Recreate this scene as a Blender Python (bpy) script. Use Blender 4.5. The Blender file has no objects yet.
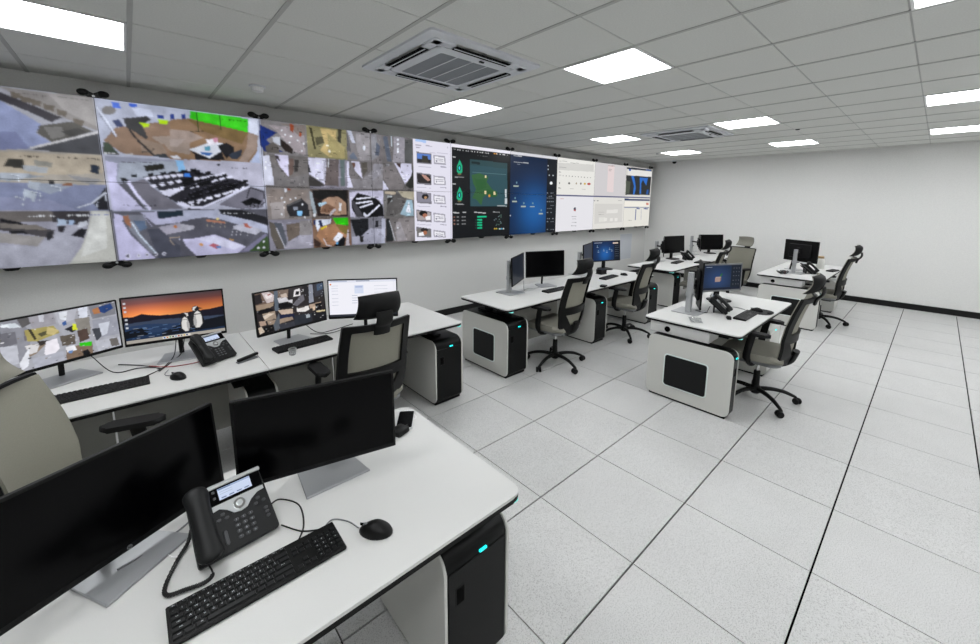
import bpy, bmesh, math, random
import numpy as np
from mathutils import Vector, Matrix
PI = math.pi
S = bpy.context.scene
C = S.collection
# ------------------------------------------------------------------ camera, world, exposure
cam = bpy.data.cameras.new('camera')
camo = bpy.data.objects.new('camera', cam); C.objects.link(camo); S.camera = camo
YAW, PITCH, ROLL = .7387, -.1583, .0089
fw = Vector((math.sin(YAW)*math.cos(PITCH), math.cos(YAW)*math.cos(PITCH), math.sin(PITCH)))
r0 = Vector((math.cos(YAW), -math.sin(YAW), 0)); u0 = r0.cross(fw)
cr, sr = math.cos(ROLL), math.sin(ROLL)
rr = r0*cr+u0*sr; uu = u0*cr-r0*sr
camo.matrix_world = Matrix(((rr.x, uu.x, -fw.x, 0), (rr.y, uu.y, -fw.y, 0), (rr.z, uu.z, -fw.z, 1.7535), (0, 0, 0, 1)))
cam.sensor_width = 36; cam.lens = 400/980*36
cam.shift_x = (490-494.8)/980; cam.shift_y = (266.07-322)/980
cam.clip_start = .02
w = bpy.data.worlds.new('world'); S.world = w; w.use_nodes = True
w.node_tree.nodes['Background'].inputs[0].default_value = (.9, .95, 1, 1)
w.node_tree.nodes['Background'].inputs[1].default_value = .3
S.view_settings.view_transform = 'Standard'; S.view_settings.look = 'None'
S.view_settings.exposure = 0.0; S.view_settings.gamma = 1; S.view_settings.use_curve_mapping = False
LAMP = 20.5          # radiance of the ceiling panels
SCREEN = 1.0        # radiance of a white screen pixel

# ------------------------------------------------------------------ materials
def lin(h):
    if isinstance(h, str): h = [int(h[i:i+2], 16)/255 for i in (0, 2, 4)]
    return tuple((c/12.92 if c <= .04045 else ((c+.055)/1.055)**2.4) for c in h)
MATS = {}
def mat(name, col, rough=.5, metal=0, spec=.5, noise=0, nscale=60, bump=0, bscale=400, emit=None, estr=1, coat=0, transm=0):
    m = bpy.data.materials.new(name); m.use_nodes = True; nt = m.node_tree
    b = nt.nodes['Principled BSDF']; col = lin(col)
    b.inputs['Base Color'].default_value = (*col, 1); b.inputs['Roughness'].default_value = rough
    b.inputs['Metallic'].default_value = metal; b.inputs['Specular IOR Level'].default_value = spec
    b.inputs['Coat Weight'].default_value = coat; b.inputs['Transmission Weight'].default_value = transm
    tc = nt.nodes.new('ShaderNodeTexCoord')
    if noise:
        n = nt.nodes.new('ShaderNodeTexNoise'); n.inputs['Scale'].default_value = nscale; n.inputs['Detail'].default_value = 3
        nt.links.new(tc.outputs['Object'], n.inputs['Vector'])
        r = nt.nodes.new('ShaderNodeMapRange'); r.inputs['From Min'].default_value = .3; r.inputs['From Max'].default_value = .7
        r.inputs['To Min'].default_value = 1-noise; r.inputs['To Max'].default_value = 1+noise*.6
        nt.links.new(n.outputs['Fac'], r.inputs['Value'])
        v = nt.nodes.new('ShaderNodeVectorMath'); v.operation = 'SCALE'; v.inputs[0].default_value = col
        nt.links.new(r.outputs['Result'], v.inputs['Scale']); nt.links.new(v.outputs['Vector'], b.inputs['Base Color'])
    if bump:
        n = nt.nodes.new('ShaderNodeTexNoise'); n.inputs['Scale'].default_value = bscale
        nt.links.new(tc.outputs['Object'], n.inputs['Vector'])
        bp = nt.nodes.new('ShaderNodeBump'); bp.inputs['Strength'].default_value = bump; bp.inputs['Distance'].default_value = .001
        nt.links.new(n.outputs['Fac'], bp.inputs['Height']); nt.links.new(bp.outputs['Normal'], b.inputs['Normal'])
    if emit:
        b.inputs['Emission Color'].default_value = (*lin(emit), 1); b.inputs['Emission Strength'].default_value = estr
    MATS[name] = m
    return m
mat('wall_paint', 'd2d2d0', .75, noise=.05, nscale=90, bump=.4, bscale=260)
mat('side_wall_paint', 'dededc', .75, noise=.05, nscale=90, bump=.4, bscale=260)
mat('baseboard_black', '090909', .5, spec=.3)
mat('joint_black', '030303', .95, spec=.05)
mat('ceiling_tile', 'd9dad6', .9, noise=.06, nscale=120, bump=.5, bscale=160)
mat('grid_metal', 'b3b4b1', .6)
mat('void', '202020', .9)
mat('desk_white', 'cbcbc9', .45, spec=.3, noise=.015, nscale=300)
mat('desk_edge', '060606', .5, spec=.2)
mat('panel_grey', 'c9c9c4', .5, spec=.3, noise=.02, nscale=200)
mat('modesty_grey', '9c9c95', .55, spec=.3)
mat('panel_rim', 'eeeeec', .4)
mat('black_satin', '080909', .38, spec=.18, bump=.15, bscale=900)
mat('black_plastic', '090909', .45, spec=.22)
mat('black_matte', '0b0b0c', .65, spec=.25, bump=.2, bscale=800)
mat('dark_slot', '020202', .9, spec=.1)
mat('screen_off', '020203', .2, spec=.12)
mat('grey_plastic', '6e7072', .45)
mat('silver', 'a9abad', .35, metal=.4)
mat('stand_silver', 'a2a4a6', .4, metal=.35)
mat('chrome', 'd0d0d0', .12, metal=1)
mat('mesh_grey', '8b897d', .8, noise=.12, nscale=500, bump=.6, bscale=900)
mat('fabric_grey', '86847a', .85, noise=.08, nscale=300, bump=.6, bscale=700)
mat('ac_white', 'd4d7dc', .4)
mat('ac_grille', '8f9398', .6)
mat('key_black', '0f1011', .5, spec=.3)
mat('legend', 'b0b4b8', .6)
mat('phone_black', '131415', .5, spec=.3, bump=.2, bscale=900)
mat('phone_silver', 'c9cbcd', .28, metal=.55)
mat('button', '3b3c3f', .4)
mat('cable_black', '0c0c0c', .5)
mat('cable_grey', '77797b', .5)
mat('cable_red', '8e2a26', .5)
mat('teal_led', '10d8d8', .4, emit='12e6e6', estr=1.2)
mat('teal_glass', '7fd8d2', .2, emit='8fe8e2', estr=.55)
mat('inset_black', '0e0f10', .5, spec=.25)
mat('rim_teal', 'dce8e4', .35)
mat('paper_blue', 'c3c7ce', .6)
mat('plastic_white', 'e6e6e6', .35)
mat('clear', 'f2f4f4', .08, transm=.85)
mat('tan', 'a58c66', .6)
mat('red', 'b02a24', .5)
def emat(name, col, s):
    m = bpy.data.materials.new(name); m.use_nodes = True; nt = m.node_tree
    for n in list(nt.nodes):
        if n.type != 'OUTPUT_MATERIAL': nt.nodes.remove(n)
    e = nt.nodes.new('ShaderNodeEmission'); e.inputs[0].default_value = (*lin(col), 1); e.inputs[1].default_value = s
    nt.links.new(e.outputs[0], nt.nodes['Material Output'].inputs[0]); MATS[name] = m; return m
emat('lamp_diffuser', 'fbfdff', LAMP)
# lit display: the picture is a colour per mesh face, under a slightly glossy cover
m = mat('display', '020202', .3, spec=.12); nt = m.node_tree
a = nt.nodes.new('ShaderNodeAttribute'); a.attribute_name = 'picture'
nt.links.new(a.outputs['Color'], nt.nodes['Principled BSDF'].inputs['Emission Color'])
nt.nodes['Principled BSDF'].inputs['Emission Strength'].default_value = SCREEN
try: m.cycles.emission_sampling = 'NONE'
except Exception: pass
# raised floor tile: pale laminate with dark flecks
m = mat('floor_laminate', 'c9c9c8', .42, spec=.35); nt = m.node_tree; b = nt.nodes['Principled BSDF']
tc = nt.nodes.new('ShaderNodeTexCoord'); oi = nt.nodes.new('ShaderNodeObjectInfo')
ad = nt.nodes.new('ShaderNodeVectorMath'); ad.operation = 'ADD'
nt.links.new(tc.outputs['Object'], ad.inputs[0])
sc = nt.nodes.new('ShaderNodeMath'); sc.operation = 'MULTIPLY'; sc.inputs[1].default_value = 50; nt.links.new(oi.outputs['Random'], sc.inputs[0])
nt.links.new(sc.outputs[0], ad.inputs[1])
n = nt.nodes.new('ShaderNodeTexNoise'); n.inputs['Scale'].default_value = 210; n.inputs['Detail'].default_value = 2; nt.links.new(ad.outputs[0], n.inputs['Vector'])
cr_ = nt.nodes.new('ShaderNodeValToRGB'); e = cr_.color_ramp.elements
e[0].position = .33; e[0].color = (*lin('a3a3a2'), 1); e[1].position = .47; e[1].color = (*lin('c2c2c1'), 1)
x_ = e.new(.7); x_.color = (*lin('c9c9c8'), 1)
nt.links.new(n.outputs['Fac'], cr_.inputs[0])
n2 = nt.nodes.new('ShaderNodeTexNoise'); n2.inputs['Scale'].default_value = 4; nt.links.new(ad.outputs[0], n2.inputs['Vector'])
mr = nt.nodes.new('ShaderNodeMapRange'); mr.inputs['To Min'].default_value = .93; mr.inputs['To Max'].default_value = 1.05; nt.links.new(n2.outputs['Fac'], mr.inputs['Value'])
vm = nt.nodes.new('ShaderNodeVectorMath'); vm.operation = 'SCALE'; nt.links.new(cr_.outputs[0], vm.inputs[0]); nt.links.new(mr.outputs[0], vm.inputs['Scale'])
nt.links.new(vm.outputs[0], b.inputs['Base Color'])

# ------------------------------------------------------------------ mesh helpers
def obj(name, bm, m, parent=None, smooth=False, kind=None):
    me = bpy.data.meshes.new(name)
    if isinstance(bm, bmesh.types.BMesh):
        bmesh.ops.recalc_face_normals(bm, faces=bm.faces[:]); bm.to_mesh(me); bm.free()
    else: me.from_pydata(*bm)
    me.materials.append(MATS[m])
    if smooth:
        me.shade_smooth()
        try: me.set_sharp_from_angle(angle=math.radians(38))
        except Exception: pass
    o = bpy.data.objects.new(name, me); C.objects.link(o)
    if parent: o.parent = parent
    if kind: o['kind'] = kind
    return o
def thing(name, label, cat, loc=(0, 0, 0), rz=0, group=None):
    o = bpy.data.objects.new(name, None); C.objects.link(o); o.empty_display_size = .1
    o.location = loc; o.rotation_euler = (0, 0, rz); o['label'] = label; o['category'] = cat
    if group: o['group'] = group
    return o
def tag(o, label, cat, group=None):
    o['label'] = label; o['category'] = cat
    if group: o['group'] = group
    return o
def struct(name, bm, m): return obj(name, bm, m, kind='structure')
def kids(o): return [c for c in KID.get(o.name, ())]
def dup(root, loc, rz, label, group=None):
    """copy a thing with its parts and sub-parts (mesh data shared)"""
    def cp(o, parent):
        c = o.copy(); C.objects.link(c)
        if parent: c.parent = parent
        for ch in o.children: cp(ch, c)
        return c
    r = cp(root, None); r.location = loc; r.rotation_euler = (0, 0, rz); r['label'] = label
    if group: r['group'] = group
    return r
def B(): return bmesh.new()
def box(bm, x0, y0, z0, x1, y1, z1, bev=0, mtx=None, seg=1):
    r = bmesh.ops.create_cube(bm, size=1)
    vs = r['verts']; bmesh.ops.scale(bm, vec=(x1-x0, y1-y0, z1-z0), verts=vs)
    bmesh.ops.translate(bm, vec=((x0+x1)/2, (y0+y1)/2, (z0+z1)/2), verts=vs)
    if bev:
        es = list({e for v in vs for e in v.link_edges})
        g = bmesh.ops.bevel(bm, geom=es, offset=bev, segments=seg, affect='EDGES', profile=.5)
        vs = list({v for f in g['faces'] for v in f.verts} | {v for v in vs if v.is_valid})
    if mtx: bmesh.ops.transform(bm, matrix=mtx, verts=vs)
    return bm
def prism(bm, pts, axis, a, b, bev=0, mtx=None):
    """outline of 2D points extruded along an axis from a to b"""
    def P3(p, t):
        return {'x': (t, p[0], p[1]), 'y': (p[0], t, p[1]), 'z': (p[0], p[1], t)}[axis]
    v0 = [bm.verts.new(P3(p, a)) for p in pts]; v1 = [bm.verts.new(P3(p, b)) for p in pts]
    n = len(pts); f0 = bm.faces.new(v0); f1 = bm.faces.new(v1[::-1])
    for i in range(n): bm.faces.new((v0[i], v1[i], v1[(i+1) % n], v0[(i+1) % n]))
    vs = v0+v1
    if bev:
        es = list(f0.edges)+list(f1.edges)
        g = bmesh.ops.bevel(bm, geom=es, offset=bev, segments=1, affect='EDGES', profile=.5)
        vs = list({v for f in g['faces'] for v in f.verts} | {v for v in vs if v.is_valid})
    if mtx: bmesh.ops.transform(bm, matrix=mtx, verts=vs)
    return bm
def rrect(x0, y0, x1, y1, r, n=5):
    rs = r if isinstance(r, (list, tuple)) else (r,)*4   # bl, br, tr, tl
    out = []
    for (cx, cy, a0), q in zip(((x0+rs[0], y0+rs[0], PI), (x1-rs[1], y0+rs[1], 1.5*PI), (x1-rs[2], y1-rs[2], 0), (x0+rs[3], y1-rs[3], .5*PI)), rs):
        if q <= 1e-6: out.append((cx, cy)); continue
        for i in range(n+1):
            t = a0+i/n*PI/2; out.append((cx+q*math.cos(t), cy+q*math.sin(t)))
    return out
def roundpoly(pts, rads, n=5):
    out = []; N = len(pts)
    for i in range(N):
        p = Vector(pts[i]); a = (Vector(pts[i-1])-p).normalized(); b = (Vector(pts[(i+1) % N])-p).normalized(); r = rads[i]
        if r <= 0: out.append(tuple(p)); continue
        for k in range(n+1):
            t = k/n; q = (p+a*r)*(1-t)**2+p*2*t*(1-t)+(p+b*r)*t*t
            out.append(tuple(q))
    return out
def tube(bm, pts, r, n=8, caps=True):
    pts = [Vector(p) for p in pts]; rs = r if isinstance(r, (list, tuple)) else [r]*len(pts)
    rings = []; up = None
    for i, p in enumerate(pts):
        d = (pts[min(i+1, len(pts)-1)]-pts[max(i-1, 0)]).normalized()
        if up is None:
            up = Vector((0, 0, 1)) if abs(d.z) < .9 else Vector((1, 0, 0))
        s = d.cross(up)
        if s.length < 1e-4: s = d.cross(Vector((0, 1, 0)))
        s.normalize(); up = s.cross(d).normalized()
        rings.append([bm.verts.new(p+(s*math.cos(2*PI*k/n)+up*math.sin(2*PI*k/n))*rs[i]) for k in range(n)])
    for a, b in zip(rings[:-1], rings[1:]):
        for k in range(n): bm.faces.new((a[k], a[(k+1) % n], b[(k+1) % n], b[k]))
    if caps: bm.faces.new(rings[0][::-1]); bm.faces.new(rings[-1])
    return bm
def spline(pts, k=6):
    pts = [Vector(p) for p in pts]; P = [pts[0]*2-pts[1]]+pts+[pts[-1]*2-pts[-2]]; out = []
    for i in range(1, len(P)-2):
        for j in range(k):
            t = j/k
            out.append(.5*((2*P[i])+(P[i+1]-P[i-1])*t+(2*P[i-1]-5*P[i]+4*P[i+1]-P[i+2])*t*t+(3*P[i]-P[i-1]-3*P[i+1]+P[i+2])*t**3))
    out.append(pts[-1]); return out
def lathe(bm, prof, c=(0, 0), n=16, mtx=None):
    rings = []; vs = []
    for r, z in prof:
        ring = [bm.verts.new((c[0]+r*math.cos(2*PI*k/n), c[1]+r*math.sin(2*PI*k/n), z)) for k in range(n)]; rings.append(ring); vs += ring
    for a, b in zip(rings[:-1], rings[1:]):
        for k in range(n): bm.faces.new((a[k], a[(k+1) % n], b[(k+1) % n], b[k]))
    bm.faces.new(rings[0][::-1]); bm.faces.new(rings[-1])
    if mtx: bmesh.ops.transform(bm, matrix=mtx, verts=vs)
    return bm
def ellipsoid(bm, c, r, mtx=None, u=14, v=9):
    g = bmesh.ops.create_uvsphere(bm, u_segments=u, v_segments=v, radius=1); vs = g['verts']
    bmesh.ops.scale(bm, vec=r, verts=vs); bmesh.ops.translate(bm, vec=c, verts=vs)
    if mtx: bmesh.ops.transform(bm, matrix=mtx, verts=vs)
    return bm
def ring_strip(bm, outer, inner, f, th):
    """two loops of (u,v) points bridged on a curved surface f(u,v,depth), given thickness th"""
    L = []
    for loop, d in ((outer, 0), (inner, 0), (inner, th), (outer, th)):
        L.append([bm.verts.new(f(u, v, d)) for u, v in loop])
    n = len(outer)
    for a, b in ((0, 1), (1, 2), (2, 3), (3, 0)):
        for k in range(n): bm.faces.new((L[a][k], L[a][(k+1) % n], L[b][(k+1) % n], L[b][k]))
    return bm
def text_mesh(s, size, parent, m, mtx, name='lettering', bold=0):
    cu = bpy.data.curves.new('t', 'FONT'); cu.body = s; cu.size = size; cu.align_x = 'CENTER'; cu.align_y = 'CENTER'; cu.extrude = .0002; cu.offset = bold
    cu.resolution_u = 2
    o = bpy.data.objects.new('t', cu); C.objects.link(o)
    me = bpy.data.meshes.new_from_object(o.evaluated_get(bpy.context.evaluated_depsgraph_get()))
    bpy.data.objects.remove(o); me.transform(mtx); me.materials.clear(); me.materials.append(MATS[m])
    o = bpy.data.objects.new(name, me); C.objects.link(o); o.parent = parent
    return o

# ------------------------------------------------------------------ pictures shown on the displays
def fill(img, pts, col):
    """fill a polygon given in pixel units on a float image"""
    h, w_, _ = img.shape; p = np.array(pts, float)
    x0, y0 = np.floor(p.min(0)).astype(int); x1, y1 = np.ceil(p.max(0)).astype(int)
    x0, y0 = max(x0, 0), max(y0, 0); x1, y1 = min(x1, w_), min(y1, h)
    if x1 <= x0 or y1 <= y0: return
    X, Y = np.meshgrid(np.arange(x0, x1)+.5, np.arange(y0, y1)+.5); ins = np.zeros(X.shape, bool)
    j = len(p)-1
    for i in range(len(p)):
        xi, yi = p[i]; xj, yj = p[j]
        if yi != yj:
            c = ((yi > Y) != (yj > Y)) & (X < (xj-xi)*(Y-yi)/(yj-yi)+xi); ins ^= c
        j = i
    img[y0:y1, x0:x1][ins] = lin(col) if isinstance(col, str) else col
def rect(img, x0, y0, x1, y1, col): fill(img, [(x0, y0), (x1, y0), (x1, y1), (x0, y1)], col)
def disc(img, x, y, a, b, col): fill(img, [(x+a*math.cos(t*PI/8), y+b*math.sin(t*PI/8)) for t in range(16)], col)
def blur(img):
    p = np.pad(img, ((1, 1), (1, 1), (0, 0)), 'edge')
    return (p[1:-1, 1:-1]*4+p[:-2, 1:-1]+p[2:, 1:-1]+p[1:-1, :-2]+p[1:-1, 2:])/8
def grain(img, amt, seed):
    r = np.random.RandomState(seed); h, w_, _ = img.shape
    k = r.rand(h//6+2, w_//6+2); yy, xx = np.arange(h)/6, np.arange(w_)/6
    iy, ix = yy.astype(int), xx.astype(int); fy, fx = (yy-iy)[:, None], (xx-ix)[None]
    s = k[iy][:, ix]*(1-fy)*(1-fx)+k[iy+1][:, ix]*fy*(1-fx)+k[iy][:, ix+1]*(1-fy)*fx+k[iy+1][:, ix+1]*fy*fx
    return img*(1+amt*(s-.5))[..., None]
def display(parent, img, w_, h_, mtx, name='screen'):
    """flat grid w_ x h_ metres, one quad per picture cell, facing local -Y, centred on the origin of mtx"""
    H, W, _ = img.shape
    xs = np.linspace(-w_/2, w_/2, W+1); zs = np.linspace(h_/2, -h_/2, H+1)
    X, Z = np.meshgrid(xs, zs); co = np.stack([X, 0*X, Z, np.ones_like(X)], -1).reshape(-1, 4)@np.array(mtx).T
    idx = np.arange((H+1)*(W+1)).reshape(H+1, W+1)
    q = np.stack([idx[1:, :-1], idx[1:, 1:], idx[:-1, 1:], idx[:-1, :-1]], -1).reshape(-1)
    me = bpy.data.meshes.new(name); me.vertices.add(len(co)); me.vertices.foreach_set('co', co[:, :3].astype('f').ravel())
    me.loops.add(len(q)); me.loops.foreach_set('vertex_index', q.astype('i')); F = H*W
    me.polygons.add(F); me.polygons.foreach_set('loop_start', np.arange(F, dtype='i')*4); me.polygons.foreach_set('loop_total', np.full(F, 4, 'i'))
    me.update(calc_edges=True)
    at = me.color_attributes.new('picture', 'FLOAT_COLOR', 'CORNER')
    c = np.ones((F, 4, 4), 'f'); c[:, :, :3] = img.reshape(-1, 1, 3); at.data.foreach_set('color', c.ravel())
    me.materials.append(MATS['display'])
    o = bpy.data.objects.new(name, me); C.objects.link(o); o.parent = parent
    return o
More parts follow.
